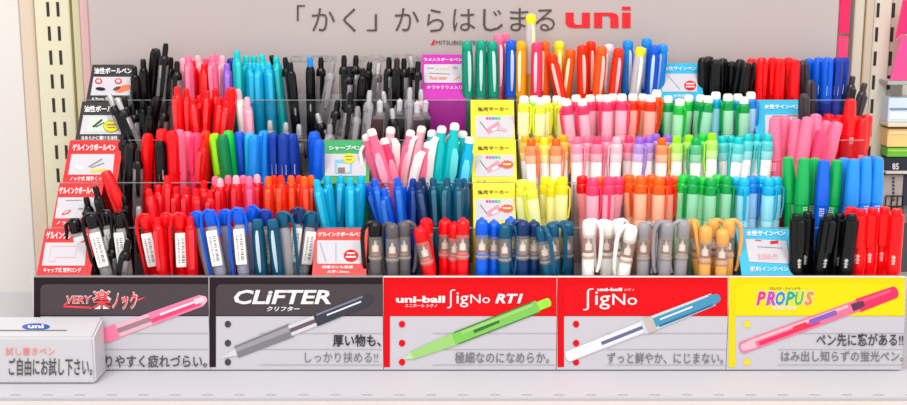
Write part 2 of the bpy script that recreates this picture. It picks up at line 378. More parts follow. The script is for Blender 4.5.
def draw_std(title, x0, y0, x1, y1, extra, title_col=WHITE, foot=None, sl=0, inkpanel=PAPER):
    # sl: pixels the left side shifts right at the top
    def d(p):
        H = y1-y0
        def q(a, b): return (x0+(x1-x0)*a+sl*(1-b), y0+H*b)
        p.text(title, (*q(.06, .06), q(.94, .22)[0], q(0, .23)[1]), title_col, bold=.03)
        p.poly([q(.07, .30), q(.93, .30), q(.95, .80), q(.06, .80)], inkpanel, 'picture_panel', h=.0005)
        extra(p, q)
        if foot: p.text(foot, (*q(.1, .85), q(.9, .95)[0], q(0, .96)[1]), title_col, bold=.02)
    return d
def e_red_circ(p, q):
    a = q(.78, .63); p.ell(a[0], a[1], 6, 5.2, RED, h=.0009); p.rect(a[0]-4, a[1]-2, a[0]+4, a[1]-.6, WHITE, h=.0013); p.rect(a[0]-4.4, a[1]+.6, a[0]+4.4, a[1]+2, WHITE, h=.0013)
    b = q(.2, .38); c = q(.35, .75); p.line(*b, *c, .5, GREYINK); b = q(.5, .36); c = q(.5, .75); p.line(*b, *c, .4, GREYINK)
def e_stroke(p, q):
    p.line(*q(.45, .62), *q(.7, .42), 1.0, GREYINK); p.line(*q(.5, .64), *q(.75, .52), .8, GREYINK); p.line(*q(.5, .72), *q(.8, .68), 3, mat((220, 190, 60), .5), h=.0009); p.line(*q(.2, .6), *q(.35, .68), 3, WHITE)
def e_swirl(p, q):
    a = q(.3, .66); p.ell(a[0], a[1], 5, 1.6, RED, rot=-25, h=.0009); p.ell(a[0], a[1], 3.5, .8, PAPER, rot=-25, h=.0012); p.line(*q(.55, .58), *q(.66, .57), .8, GREYINK); p.line(*q(.25, .38), *q(.6, .37), .5, GREYINK)
def e_frame(p, q):
    LP = mat((230, 170, 175), .5)
    for a, b in (((.2, .38), (.75, .38)), ((.75, .38), (.72, .62)), ((.72, .62), (.2, .62)), ((.2, .62), (.2, .38))): p.line(*q(*a), *q(*b), .7, LP)
    a = q(.25, .66); p.ell(a[0], a[1], 4, 3.2, LP, h=.0009); p.ell(a[0], a[1], 3.2, 2.5, PAPER, h=.0011)
RC = (212, 10, 20)
card(0, 36, 90, RC, 'red gel ink label card, lowest in the left-hand column of cards', draw_std('ゲルインクボールペン', 38, 229, 86, 275, e_frame, foot='キャップ式 細字ロング', sl=6))
card(1, 51, 96, RC, 'red label card with small red swirl, second from bottom at left', draw_std('ゲルインクボールペン', 51, 185, 96, 227, e_swirl, foot='ノック式 細字', sl=6))
card(2, 62, 117, RC, 'red label card with yellow underline, below the black cards at left', draw_std('ゲルインクボールペン', 64, 142, 114, 183, e_stroke, foot='ノック式 細字くっきり', sl=6))
def e_yc(p, q):
    MG = mat((190, 215, 190), .5); p.poly([q(.22, .36), q(.62, .36), q(.6, .72), q(.2, .72)], MG, h=.0008); p.line(*q(.32, .62), *q(.5, .42), 2, INK, h=.001); p.line(*q(.38, .62), *q(.55, .5), 1.2, INK, h=.001)
    a = q(.72, .6); p.ell(a[0], a[1], 8, 6, INK, h=.0010); p.ell(a[0], a[1], 7.4, 5.5, YEL, h=.0012); p.rect(a[0]-5, a[1]-2, a[0]+5, a[1]-.8, GREYINK, h=.0015); p.rect(a[0]-4, a[1]+.8, a[0]+4, a[1]+1.8, GREYINK, h=.0015)
def e_spots(p, q):
    a = q(.2, .42); b = q(.65, .42)
    for c in (a, b): p.ell(c[0], c[1], 3.6, 2.9, RED, h=.0009); p.ell(c[0], c[1], 2.2, 1.7, mat((245, 190, 190), .5), h=.0011)
    a = q(.27, .63); p.ell(a[0], a[1], 5, 1.8, DARK, h=.0009, rot=5); a = q(.78, .62); p.ell(a[0], a[1], 8, 3.2, mat((240, 110, 60), .5), h=.0009, rot=-20); a = q(.64, .62); p.ell(a[0], a[1], 4, 1.6, mat((90, 30, 30), .5), h=.0012, rot=-20)
BC = (28, 22, 24)
card(3, 75, 120, BC, 'black label card with round yellow badge beside the clear capped pens', draw_std('油性ボールペン', 76, 104, 122, 142, e_yc, foot='なめらかに書ける油性', sl=6), lift=-.002)
card(4, 86, 128, BC, 'black label card with orange blob picture, topmost in the left column', draw_std('油性ボールペン', 87, 66, 131, 103, e_spots, foot='0.7mm 油性インク', sl=5), lift=-.004)
def d_green(p):
    p.text('シャープペン', (329, 146, 362, 151), WHITE, bold=.03); p.rect(325, 154, 366, 176, PAPER, 'picture_panel', h=.0005)
    p.rect(335, 160, 352, 174, mat((110, 175, 205), .5)); p.rect(337, 164, 350, 173, PAPER, h=.001); p.rect(338, 168, 345, 173.5, mat((120, 95, 90), .5), h=.0012)
    p.ell(349, 159, 6, 5, YEL, h=.0014); p.rect(345, 156.6, 353, 157.6, GREYINK, h=.0017); p.rect(346, 160, 352, 161, GREYINK, h=.0017)
card(2, 320, 369, (10, 150, 76), 'green label card among the blue pens and pink mechanical pencils', d_green)
def d_mag(p):
    p.text('ラメ入りボールペン', (424, 58.5, 462, 62), WHITE, bold=.02); p.rect(424, 64.5, 462, 83, PAPER, 'picture_panel', h=.0005, r=1.2)
    p.text('Pure color', (430, 76.5, 447, 80), mat((232, 80, 60), .5), bold=.01, part='picture'); p.text('キラキラ', (436, 68, 449, 71), mat((245, 180, 60), .5), part='picture')
    p.ell(455, 68, 2.6, 1.5, mat((150, 150, 160), .5)); p.line(427, 68.5, 434, 68.5, .5, GREYINK); p.line(429, 73.5, 450, 74.5, .5, GREYINK); p.line(453, 81, 460, 76, 1.2, mat((240, 140, 90), .5))
    p.text('キラキララメ入り', (427, 86, 462, 90), mat((240, 200, 235), .5), bold=.01)
card(4, 421.5, 466, (186, 8, 160), 'tall magenta label card standing beside the teal green pens', d_mag, lift=.011)
def d_yel(y, burst):
    def d(p):
        p.text('蛍光マーカー', (478, y+3.2, 509, y+7.6), INK, bold=.03); p.rect(475.5, y+12, 514, y+34, PAPER, 'picture_panel', h=.0005)
        for i, c in enumerate(((236, 40, 110), (190, 60, 170), (30, 130, 200), (20, 165, 110), (80, 180, 60))): p.rect(486+i*3, y+13.5, 488.4+i*3, y+16, mat(c, .4), h=.0009)
        p.line(487, y+28, 500, y+21, 5, mat((245, 130, 150), .5), h=.0009, w2=8); p.line(492, y+27, 498, y+24, 2.6, mat((252, 220, 225), .5), h=.0012); p.line(480, y+18, 487, y+27, .8, GREYINK)
        if burst:
            pts = []
            for i in range(22):
                r = 1 if i % 2 else .75; a = math.pi*2*i/22; pts.append((507+7*r*math.cos(a), y+22+4.6*r*math.sin(a)))
            p.poly(pts, mat((235, 70, 50), .5), h=.0012); p.rect(503, y+21, 511, y+22.6, mat((250, 210, 120), .5), h=.0014); p.line(494, y+25, 503, y+22, .9, RED, h=.0011)
        else:
            p.line(497, y+24, 507, y+27, 5, mat((244, 160, 175), .5), h=.0012, w2=2)
        p.text('目に優しいソフトカラー', (477, y+37, 511, y+40.5), mat((150, 130, 30), .6))
    return d
YC = (240, 216, 0)
card(3, 471, 515, YC, 'yellow highlighter label card, uppermost of the three yellow ones', d_yel(104, False))
card(2, 472, 517, YC, 'yellow label card with orange burst, middle one of the three yellow cards', d_yel(143, True))
card(1, 473.5, 516, YC, 'yellow label card with orange burst, lowest of the yellow ones above blue pens', d_yel(187, True))
CY = (0, 165, 205)
def d_cy4(p):
    p.text('水性サインペン', (664, 67, 696, 71), WHITE, bold=.02); p.rect(662, 74, 697, 92, PAPER, 'picture_panel', h=.0005)
    p.ell(690, 86, 6, 5, RED, h=.0009); p.rect(686, 83.6, 694, 84.9, WHITE, h=.0012); p.rect(685.6, 86.5, 694.4, 87.8, WHITE, h=.0012); p.line(668, 76, 680, 90, .4, GREYINK); p.text('水性染料', (673, 95, 690, 98), WHITE, bold=.01)
card(4, 657, 704, CY, 'light blue label card with red badge, beside the black sign pens', d_cy4, lift=-.002)
def d_cy3(p):
    p.text('水性サインペン', (764, 105, 800, 109.5), WHITE, bold=.03); p.rect(765, 115, 804, 134, PAPER, 'picture_panel', h=.0005); p.line(772, 116.5, 800, 116, .8, RED); p.text('水性', (792, 118, 800, 122), INK, part='picture')
card(3, 757, 808, CY, 'light blue label card behind the pink markers, under the red pens', d_cy3)
def d_cy0(p):
    p.text('水性サインペン', (746, 231, 785, 236.5), WHITE, bold=.03); p.poly([(745, 239), (786, 241), (790, 264), (749, 262)], PAPER, 'picture_panel', h=.0005)
    p.line(770, 243, 778, 242.3, 3, RED); p.line(755, 240.5, 761, 241, 1, RED); p.line(757, 247, 782, 248.5, .5, GREYINK); p.text('まとまるはっきり', (758, 254, 777, 260), mat((235, 110, 110), .5), part='picture'); p.text('顔料インクペン', (750, 267, 788, 272), WHITE, bold=.01)
card(0, 742, 799, CY, 'light blue label card in the front row beside the black markers', d_cy0)
def d_r0(p):
    p.text('ゲルインクボールペン', (318, 232.5, 363, 237), WHITE, bold=.03); p.rect(317, 240.5, 361, 264, PAPER, 'picture_panel', h=.0005, r=1.5)
    p.ell(351, 256, 7.2, 6.2, RED, h=.0009); p.rect(347, 253, 355, 254.4, WHITE, h=.0012); p.rect(346, 256.5, 356, 258.2, WHITE, h=.0012); p.line(320, 243, 326, 262, .5, GREYINK); p.line(336, 243, 336, 262, .4, GREYINK)
    p.text('細書きにも最適', (322, 266, 353, 269), WHITE, bold=.015); p.text('太字1.0mm', (327, 270.5, 349, 273.8), WHITE, bold=.015)
card(0, 312, 366, (222, 40, 36), 'red gel ink label card with round badge in the front row, beside black capped pens', d_r0)
#PENS#
# ================================================================== SURROUNDINGS left and right
def strip(name, label, cat, px0, px1, Y, col, z0, z1, t=.012, noise=0):
    a = onY(px0, 100, Y).x; b = onY(px1, 100, Y).x
    o = bx(name, a, b, Y, Y+t, z0, z1, mat(tuple(int(v*.92) for v in col), .5, noise=noise), bev=.0008); o['label'] = label; o['category'] = cat; return o
YU = .30
def upright(label, px0, px1, slots, col, ytop, step, zlo=-.25):
    a = onY(px0, 100, YU).x; b = onY(px1, 100, YU).x
    t = thing('slotted_upright', label, 'shelf upright', ((a+b)/2, YU, zlo))
    bm = bmesh.new(); box(bm, a, b, YU, YU+.03, zlo, .75); bmesh.ops.bevel(bm, geom=bm.edges[:], offset=.001, segments=2, affect='EDGES')
    rel(obj('post', mesh_from(bm, 'post', mat(tuple(int(v*.95) for v in col), .45))), t)
    for (sx, y0) in slots:
        top = onY(sx, y0, YU); bot = onY(sx, y0+14.5, YU); h = top.z-bot.z; d = onY(sx, y0, YU).z-onY(sx, y0+step, YU).z
        bm = bmesh.new()
        for i in range(-2, 16):
            z = top.z-i*d
            if z-h > zlo+.02 and z < .74: box(bm, top.x-.0018, top.x+.0018, YU-.0004, YU+.001, z-h, z)
        rel(obj('slot_row', mesh_from(bm, 'slot_row', mat((40, 34, 28), .7))), t)
upright('cream shelf upright with two rows of dark slots, left of the backboard', 40, 74.5, [(47.5, 2), (57.5, 2)], (228, 222, 192), 2, 24.3)
strip('side_panel_board', 'narrow peach panel beside the left slotted upright', 'panel', 25, 39.6, .31, (230, 208, 188), -.25, .75)
strip('side_panel_board', 'wide off-white panel at the far left edge', 'panel', -60, 24.6, .312, (236, 231, 226), -.25, .75)
strip('thin_line_strip', 'thin olive strip between the left upright and the pale pink strip', 'strip', 74.8, 77, .302, (150, 136, 60), -.25, .75)  # narrow upright strip in one plain olive tone
strip('side_panel_board', 'narrow cream panel between olive strip and pale pink strip', 'panel', 77.2, 84.5, .302, (226, 218, 180), -.25, .75)
strip('pink_strip', 'pale pink vertical strip at the left edge of the backboard', 'strip', 84.8, 93, .296, (246, 200, 200), -.25, .75)
# right
a = onY(838.5, 30, .296); b = onY(849, 30, .296)
for lab, y0, y1, c in (('hot pink card strip beside the backboard, upper piece', -60, 33.5, (250, 20, 100)), ('hot pink card strip beside the backboard, lower piece', 36, 150, (250, 62, 120))):
    z1 = onY(840, y0, .296).z; z0 = onY(840, y1, .296).z
    o = bx('pink_strip', a.x, b.x, .296, .2975, z0, z1, mat(c, .5)); o['label'] = lab; o['category'] = 'strip'
strip('side_panel_board', 'cream panel strip right of the hot pink strips', 'panel', 849.5, 859, .302, (222, 214, 196), -.25, .75)
strip('thin_line_strip', 'thin brown line strip between the cream panels at right', 'strip', 859.2, 860.6, .302, (160, 132, 84), -.25, .75)  # narrow brown strip filling the joint between the two panels
strip('side_panel_board', 'beige panel strip beside the right slotted upright', 'panel', 860.8, 869, .302, (216, 200, 180), -.25, .75)
upright('cream shelf upright with two rows of dark slots, right of the backboard', 869.3, 886, [(878.5, 3)], (224, 216, 200), 3, 24.3)
upright('beige shelf upright with one row of slots, behind the pink poster', 886.3, 902, [(894, 3)], (204, 194, 178), 3, 24.3)
YR = .275
def pbox(name, label, cat, x0, y0, x1, y1, Y, col, dep=.02, parts_=()):
    A = onY(x0, y0, Y); B = onY(x1, y1, Y); t = thing(name, label, cat, ((A.x+B.x)/2, Y, B.z))
    rel(bx('body', A.x, B.x, Y, Y+dep, B.z, A.z, mat(col, .4), bev=.0006), t)
    for n, a0, b0, a1, b1, c in parts_:
        p = onY(a0, b0, Y-.0006); q = onY(a1, b1, Y-.0006); rel(bx(n, p.x, q.x, Y-.0008, Y-.0001, q.z, p.z, mat(c, .4)), t)
    return t
o = thing('hanging_poster', 'hot pink poster hanging at the upper right edge', 'poster', onY(900, 80, .27))
FP = Frame((0, .27, 0), (1, 0, 0), (0, 0, 1)); bm = bmesh.new()
prism(bm, FP, [FP.px(*q) for q in ((903, 0), (940, 0), (940, 34), (901, 34), (895, 40))], -.001, .001)
rel(obj('upper_sheet', mesh_from(bm, 'upper_sheet', mat((244, 24, 104), .4), False)), o)
bm = bmesh.new(); prism(bm, FP, [FP.px(*q) for q in ((901, 36), (940, 33), (940, 80), (890, 80))], -.001, .001)
rel(obj('lower_sheet', mesh_from(bm, 'lower_sheet', mat((250, 72, 140), .4), False)), o)
pbox('shelf_ledge', 'grey shelf ledge under the hot pink poster', 'shelf', 888, 81, 945, 85, .268, (176, 172, 170), .04)
pbox('boxed_goods', 'pale blue and white striped packet on the neighbouring shelf', 'packet', 889, 98, 945, 122, YR, (206, 222, 236), .03, [('stripe', 890, 108, 944, 110, (120, 140, 160)), ('stripe', 890, 113, 944, 119, (240, 242, 246))])
pbox('shelf_ledge', 'cream shelf ledge above the orange packet', 'shelf', 888, 123, 945, 127, .268, (226, 214, 186), .045)
pbox('boxed_goods', 'yellow orange packet on the neighbouring shelf', 'packet', 888, 129, 945, 147, YR, (250, 206, 130), .03, [('stripe', 889, 131, 944, 134, (252, 226, 170))])
pbox('boxed_goods', 'bright green packet on the neighbouring shelf', 'packet', 887.5, 148, 945, 157, YR, (110, 190, 50), .03, [('stripe', 888, 150, 944, 151.5, (170, 220, 90))])
t = pbox('price_rail_label', 'dark navy shelf label with white number 85', 'label', 886.5, 158, 945, 171, .272, (24, 30, 48), .02)
p = Print(Frame((0, .272, 0), (1, 0, 0), (0, 0, 1)), t); p.text('85', (892, 163, 898.5, 169.5), WHITE, bold=.02); p.done()
pbox('shelf_ledge', 'pale shelf ledge below the navy number label', 'shelf', 886, 171.5, 945, 174, .266, (214, 206, 198), .045)
t = pbox('storage_box', 'grey brown box with vertical dark lettering on the neighbouring shelf', 'box', 884, 175, 902.5, 206, YR, (176, 164, 158), .03)
p = Print(Frame((0, YR, 0), (1, 0, 0), (0, 0, 1)), t)
for i, ch in enumerate('NOTEBOOK'[:7]): p.rect(892, 177+i*3.6, 894.4, 179.4+i*3.6, BAR, 'lettering')
p.done()
pbox('storage_box', 'dark navy box spine at the right frame edge', 'box', 903, 175, 920, 206, YR, (30, 36, 66), .03)
t = thing('wire_basket', 'small black wire basket behind the red markers', 'basket', onY(893, 222, .272))
bm = bmesh.new(); zz = [onY(890, y, .272).z for y in (196, 222)]; xx = [onY(x, 205, .272).x for x in (885.5, 903)]
for z in zz+[(zz[0]*.6+zz[1]*.4)]: tube(bm, [(xx[0], .272, z), (xx[1], .272, z)], .0009, 6); tube(bm, [(xx[0], .295, z), (xx[1], .295, z)], .0009, 6)
rel(obj('rim', mesh_from(bm, 'rim', BLK)), t); bm = bmesh.new()
for i in range(4):
    x = xx[0]+(xx[1]-xx[0])*i/3; tube(bm, [(x, .272, zz[0]), (x, .272, zz[1])], .0009, 6); tube(bm, [(x, .272, zz[1]), (x, .295, zz[1])], .0009, 6)
rel(obj('bars', mesh_from(bm, 'bars', BLK)), t)
pbox('storage_box', 'beige carton low at the right edge behind the basket', 'box', 886, 207, 945, 226, .30, (168, 156, 150), .03)
pbox('storage_box', 'charcoal carton low at the right frame edge', 'box', 903.5, 227, 945, 272, YR, (70, 68, 78), .03)
# ================================================================== PENS
COL = dict(red=(242, 8, 20), brightred=(255, 10, 16), pink=(255, 112, 150), palepink=(255, 176, 192), hotpink=(255, 62, 112), orange=(255, 96, 10), redorange=(255, 48, 8), amber=(255, 172, 0),
           yellow=(252, 232, 30), lemon=(244, 250, 70), lime=(150, 238, 20), green=(0, 168, 76), brightgreen=(20, 205, 66), darkgreen=(0, 130, 70), teal=(0, 158, 128), aqua=(0, 196, 200), cyan=(0, 182, 232),
           skyblue=(24, 140, 236), blue=(0, 92, 224), deepblue=(8, 56, 160), navy=(12, 46, 98), petrol=(8, 84, 118), black=(9, 8, 10), grey=(148, 144, 150), darkgrey=(60, 54, 58), brown=(52, 28, 30), silver=(196, 194, 200),
           white=(240, 236, 232), gold=(236, 168, 84), purple=(150, 96, 216), clear=(214, 212, 216), peach=(255, 190, 160), palegreen=(170, 226, 180), paleblue=(120, 210, 236), cream=(250, 240, 170), smoke=(92, 86, 90))
NAMEC = dict(brightred='bright red', palepink='pale pink', hotpink='hot pink', redorange='red orange', lemon='lemon yellow', lime='lime green', brightgreen='bright green', darkgreen='dark green', skyblue='sky blue', deepblue='deep blue', darkgrey='dark grey', palegreen='pale green', paleblue='pale blue', petrol='petrol blue')
def O(c): return mat(COL[c], .22, spec=.35)
def T(c, a=.62): return mat(COL[c], .14, a, spec=.45)
def tint(c, k):
    a = COL[c]; return tuple(int(v+(255-v)*k) for v in a)
WS = 1.14
STEEL = mat((200, 198, 200), .25, metal=.6); LAB = mat((240, 238, 236), .5); BAR = mat((60, 56, 60), .5)
_P = {}
def pm(key, build, m, smooth=True):
    k = (key, m.name)
    if k not in _P:
        if key not in _P:
            bm = bmesh.new(); build(bm); _P[key] = mesh_from(bm, key.split('/')[1], m, smooth)
        me = _P[key].copy(); me.materials.clear(); me.materials.append(m); _P[k] = me
    return _P[k]
def L(*prof, **kw): return lambda bm: lathe(bm, prof, **kw)
def bent(w_, pts, th):                                   # flat spring clip in the YZ plane: pts (y, z)
    def f(bm):
        n = len(pts); rows = []
        for i, (y, z) in enumerate(pts):
            a = Vector(pts[max(i-1, 0)]); b = Vector(pts[min(i+1, n-1)]); d = (b-a).normalized(); nn = Vector((-d.y, d.x))*th/2
            ww = w_[i] if isinstance(w_, (list, tuple)) else w_
            rows.append([bm.verts.new((sx*ww/2, y+s*nn.x, z+s*nn.y)) for sx, s in ((-1, -1), (1, -1), (1, 1), (-1, 1))])
        for a, b in zip(rows, rows[1:]):
            for i in range(4): bm.faces.new((a[i], a[(i+1) % 4], b[(i+1) % 4], b[i]))
        bm.faces.new(rows[0]); bm.faces.new(rows[-1])
    return f
def sticker(z0, z1, r, a0=-1.9, a1=-1.2):
    def f(bm):
        n = 5; A = [[bm.verts.new((r*math.cos(a0+(a1-a0)*i/n), r*math.sin(a0+(a1-a0)*i/n), z)) for i in range(n+1)] for z in (z0, z1)]
        for i in range(n): bm.faces.new((A[0][i], A[0][i+1], A[1][i+1], A[1][i]))
    return f
def bars(z0, z1, r, n, seed=1, wmax=.0028):
    def f(bm):
        rnd = random.Random(seed); st_ = (z1-z0)/n
        for i in range(n):
            w_ = rnd.uniform(.35, 1)*wmax; z = z0+i*st_
            vs = [bm.verts.new((x, -math.sqrt(max(r*r-x*x, 0)), zz)) for x, zz in ((-w_/2, z), (w_/2, z), (w_/2, z+st_*.55), (-w_/2, z+st_*.55))]; bm.faces.new(vs)
    return f
def flatbars(bm):
    rnd = random.Random(11)
    for col_x, w_ in ((-.0022, .0016), (.0014, .0030)):
        z = .0985
        while z < .124:
            h = rnd.uniform(.0004, .0011); x0 = col_x-w_/2*rnd.uniform(.6, 1); x1 = col_x+w_/2
            bm.faces.new([bm.verts.new((x, -.00675, zz)) for x, zz in ((x0, z), (x1, z), (x1, z+h), (x0, z+h))]); z += h+rnd.uniform(.0006, .0014)
def dots(z0, r):
    def f(bm):
        for i in (-1, 0, 1):
            for j in range(4):
                x = i*.0016; z = z0+j*.0022
                vs = [bm.verts.new((x+a, -r, z+b)) for a, b in ((-.0005, -.0006), (.0005, -.0006), (.0005, .0006), (-.0005, .0006))]; bm.faces.new(vs)
    return f
def hookclip(bm):
    tube(bm, [(0, 0, .1465), (.0045, 0, .1468), (.0085, 0, .1440), (.0112, 0, .1375), (.0118, 0, .128), (.0112, 0, .112), (.0100, 0, .098), (.0082, 0, .0915)], [.0022, .0024, .0023, .0021, .002, .0019, .0018, .0014], seg=8)
def strapclip(bm):
    bent([.0044, .0050, .0050, .0048, .0034], [(-.0048, .1430), (-.0074, .1405), (-.0082, .128), (-.0080, .104), (-.0064, .088)], .0016)(bm)
    bmesh.ops.rotate(bm, verts=bm.verts[:], cent=(0, 0, 0), matrix=Matrix.Rotation(math.radians(-55), 3, 'Z'))
def archclip(bm):
    tube(bm, [(.0055, 0, .122), (.0062, 0, .136), (.0035, 0, .1468), (-.002, 0, .1480), (-.0075, 0, .1440), (-.0095, 0, .132), (-.0098, 0, .105), (-.0092, 0, .082)], [.0015, .0017, .0018, .0018, .0018, .0017, .0016, .0013], seg=8)
TL = dict(knock=.145, thin=.148, capped=.148, gelcap=.149, win3=.150, win2=.150, win1=.150, felt=.147, marker=.148, big=.148, loop=.148, mech=.147, cknock=.146, hang=.146)
def parts(ty, c, c2=None):
    """-> list of (part name, mesh, [subparts])"""
    R = []
    def add(n, build, m, sub=(), smooth=True): R.append((n, pm(ty+'/'+n, build, m, smooth), [(sn, pm(ty+'/'+sn, sb, sm, False)) for sn, sb, sm in sub]))
    if ty == 'knock':
        add('nose', L((.0007, 0), (.0012, .002), (.0042, .014), (.0044, .015)), STEEL); add('grip', L((.0044, .015), (.0053, .026), (.0050, .042), (.0052, .055)), O(c))
        add('barrel', L((.0050, .055), (.0051, .118), (.0048, .128), (.0036, .133)), T(c, .8), [('print', bars(.078, .088, .00515, 6, 3, .002), LAB)])
        add('button', L((.0027, .132), (.0030, .134), (.0030, .142), (.0022, .145), (0, .1453)), O(c2 or c)); add('clip', bent([.0046, .005, .0046, .0036, .003], [(-.0045, .129), (-.0078, .127), (-.0080, .115), (-.0076, .097), (-.0060, .091)], .0014), O(c))
    elif ty == 'thin':
        add('nose', L((.0006, 0), (.0040, .014), (.0044, .018)), O(c)); add('barrel', L((.0044, .018), (.0052, .04), (.0053, .112), (.0053, .131), (.0046, .1365), (.0036, .1385)), T(c, .8), [('print', bars(.100, .126, .00545, 11, 5, .0018), mat(tint(c, .75), .4))])
        add('button', L((.0033, .137), (.0034, .139), (.0033, .1445), (.0026, .147), (0, .1482)), O(c2 or c)); add('clip', bent([.0040, .0044, .0040, .0034], [(-.0046, .134), (-.0072, .131), (-.0076, .112), (-.0060, .094)], .0013), mat(tint(c, .18), .15, .9))
    elif ty == 'capped':
        add('barrel', L((.0046, 0), (.0054, .002), (.0057, .090), (.0057, .1110), (.0050, .1125)), O(c) if c2 is None else O(c2)); add('tip_section', L((.0042, .1122), (.0040, .1135), (.0033, .1142), (.0031, .1215), (.0014, .1225), (.0010, .127), (.0004, .1285)), mat((252, 244, 236), .2), [('tip_band', L((.0042, .1128), (.0044, .1131), (.0044, .1152), (.0040, .1156)), mat((150, 100, 80), .4))])
        add('cap', L((.0059, .106), (.0062, .107), (.0061, .130), (.0060, .134)), mat((240, 232, 226), .06, .16)); add('cap_plug', L((.0052, .1285), (.0060, .1295), (.0062, .1395), (.0060, .1430), (.0050, .1462), (.0030, .1477), (0, .148)), O(c))
        add('cap_ring', L((.0061, .1075), (.0064, .1080), (.0064, .1095), (.0061, .1100)), mat((214, 200, 190), .15, .45)); add('clip', hookclip, O(c))
    elif ty == 'gelcap':
        add('barrel', L((.0048, 0), (.0051, .003), (.0051, .102)), mat(tint(c, .35), .15, .6)); add('refill', L((.0026, .002), (.0026, .10), (.0008, .122)), O(c))
        add('cap', L((.0059, .088), (.0060, .092), (.0060, .134), (.0054, .139)), T(c2 or c, .72)); add('cap_knob', L((.0040, .137), (.0054, .140), (.0056, .1445), (.0046, .148), (.0018, .1492), (0, .1493)), O('yellow' if (c2 == 'clear' and c != 'clear') else (c2 or c)))
        add('clip', bent([.0016, .0030, .0034, .0028, .0014], [(-.0056, .138), (-.0074, .133), (-.0080, .120), (-.0076, .104), (-.0062, .094)], .0014), mat(tint(c, .72), .15, .92))
    elif ty in ('win3', 'win2', 'win1'):
        if ty == 'win3': nub, cap, body, win = mat((244, 246, 236), .3), T(c, .8), mat(tint(c, .55), .3), mat(tint(c, .62), .12, .9)
        elif ty == 'win2': nub, cap, body, win = O(c), mat(tint(c, .38), .15, .8), mat((250, 244, 242), .4), mat(tint(c, .62), .12, .82)
        else: nub, cap, body, win = O(c), T(c, .85), mat(tint(c, .62), .3), mat(tint(c, .58), .12, .9)
        zb = {'win3': .108, 'win2': .127, 'win1': .108}[ty]
        add('body', L((.0048, 0), (.0057, .002), (.0057, zb), (.0050, zb+.002)), body, [('print', bars(zb-.036, zb-.004, .0058, 12, 8, .0022), BAR if ty == 'win3' else mat(tint(c, .2), .4))])
        add('tip', L((.0040, zb+.002), (.0036, zb+.008), (.0022, zb+.011), (.0014, zb+.014), (.0004, zb+.015)), O(c)); add('window', L((.0061, zb-.006), (.0062, zb-.004), (.0062, .131), (.0060, .1315)), win)
        add('cap', L((.0062, .1305), (.0063, .132), (.0062, .138), (.0056, .1408), (.0048, .142)), cap)
        r = {'win3': .0047, 'win2': .0042, 'win1': .0054}[ty]
        add('cap_end', L((r, .1415), (r+.0002, .143), (r, .148), (r*.75, .1502), (0, .1505)), nub)
        add('clip', bent([.0028, .0030, .0028, .0022], [(-.0054, .140), (-.0080, .137), (-.0082, .118), (-.0068, .104)], .0014), T(c, .8) if ty != 'win2' else mat(tint(c, .3), .2, .85))
    elif ty == 'felt':
        add('barrel', L((.0046, 0), (.0052, .003), (.0054, .092)), O(c)); add('cap', L((.0058, .090), (.0060, .094), (.0060, .130), (.0056, .141), (.0040, .1458), (0, .1472)), O(c2 or c), [('price_sticker', sticker(.100, .112, .0062), LAB)] if c2 == c or c in ('green', 'deepblue') else ())
        add('clip', bent([.0034, .0042, .0042, .0032], [(-.0036, .1445), (-.0074, .1415), (-.0082, .124), (-.0070, .100)], .0016), O(c2 or c))
    elif ty == 'marker':
        add('barrel', L((.0052, 0), (.0064, .003), (.0066, .040), (.0066, .104)), O(c), [('print', dots(.094, .0068), LAB)]); add('cap', L((.0068, .104), (.0069, .106), (.0068, .122), (.0061, .132), (.0055, .1440), (.0048, .1472), (.0020, .1484), (0, .1485)), mat(tuple(min(255, int(v*1.0+8)) for v in COL[c]), .22))
        add('cap_seam', L((.0066, .1025), (.0070, .1032), (.0070, .1042), (.0066, .1050)), O(c))
    elif ty == 'big':
        add('barrel', L((.0054, 0), (.0064, .002), (.0064, .088)), O(c)); add('cap', L((.0068, .086), (.0069, .089), (.0069, .1405), (.0066, .1425), (.0048, .1430), (.0046, .1470), (.0040, .148), (0, .1481)), O(c2 or c), [('print', bars(.0945, .104, .00705, 8, 9, .0040), LAB)])
        add('clip', bent([.0056, .0062, .0062, .0056], [(-.0050, .1420), (-.0086, .1410), (-.0090, .126), (-.0084, .110)], .0016), O(c2 or c))
    elif ty == 'loop':
        add('barrel', L((.0042, 0), (.0052, .008), (.0054, .085)), mat((214, 212, 220), .08, .30)); add('refill', L((.0034, .004), (.0034, .13)), O('red' if c == 'red' else ('black' if c in ('black', 'petrol') else c)))
        add('upper_barrel', L((.0054, .085), (.0056, .087), (.0054, .128), (.0040, .134)), T('clear' if c != 'red' else 'red', .45)); add('button', L((.0030, .132), (.0032, .143), (.0024, .1455), (0, .146)), O(c))
        add('paper_label', bent([.0092, .0098, .0098, .0092], [(-.0062, .129), (-.0064, .127), (-.0064, .096), (-.0062, .094)], .0006), LAB, [('print', flatbars, BAR)], smooth=False); add('clip', archclip if c in ('black', 'navy') else strapclip, O(c)); add('cap_top', L((.0050, .1330), (.0056, .1345), (.0056, .1425), (.0044, .1465), (0, .1478)), T(c, .85))
    elif ty == 'mech':
        add('nose', L((.0006, 0), (.0012, .003), (.0044, .016)), STEEL); add('barrel', L((.0044, .016), (.0054, .03), (.0056, .10), (.0052, .126), (.0044, .130)), T(c, .85), [('print', bars(.075, .110, .0057, 9, 14, .0028), LAB)])
        add('button', L((.0036, .130), (.0037, .141)), O(c)); add('eraser_cap', L((.0039, .141), (.0038, .146), (.0024, .1482), (0, .1486)), mat((236, 226, 222), .4))
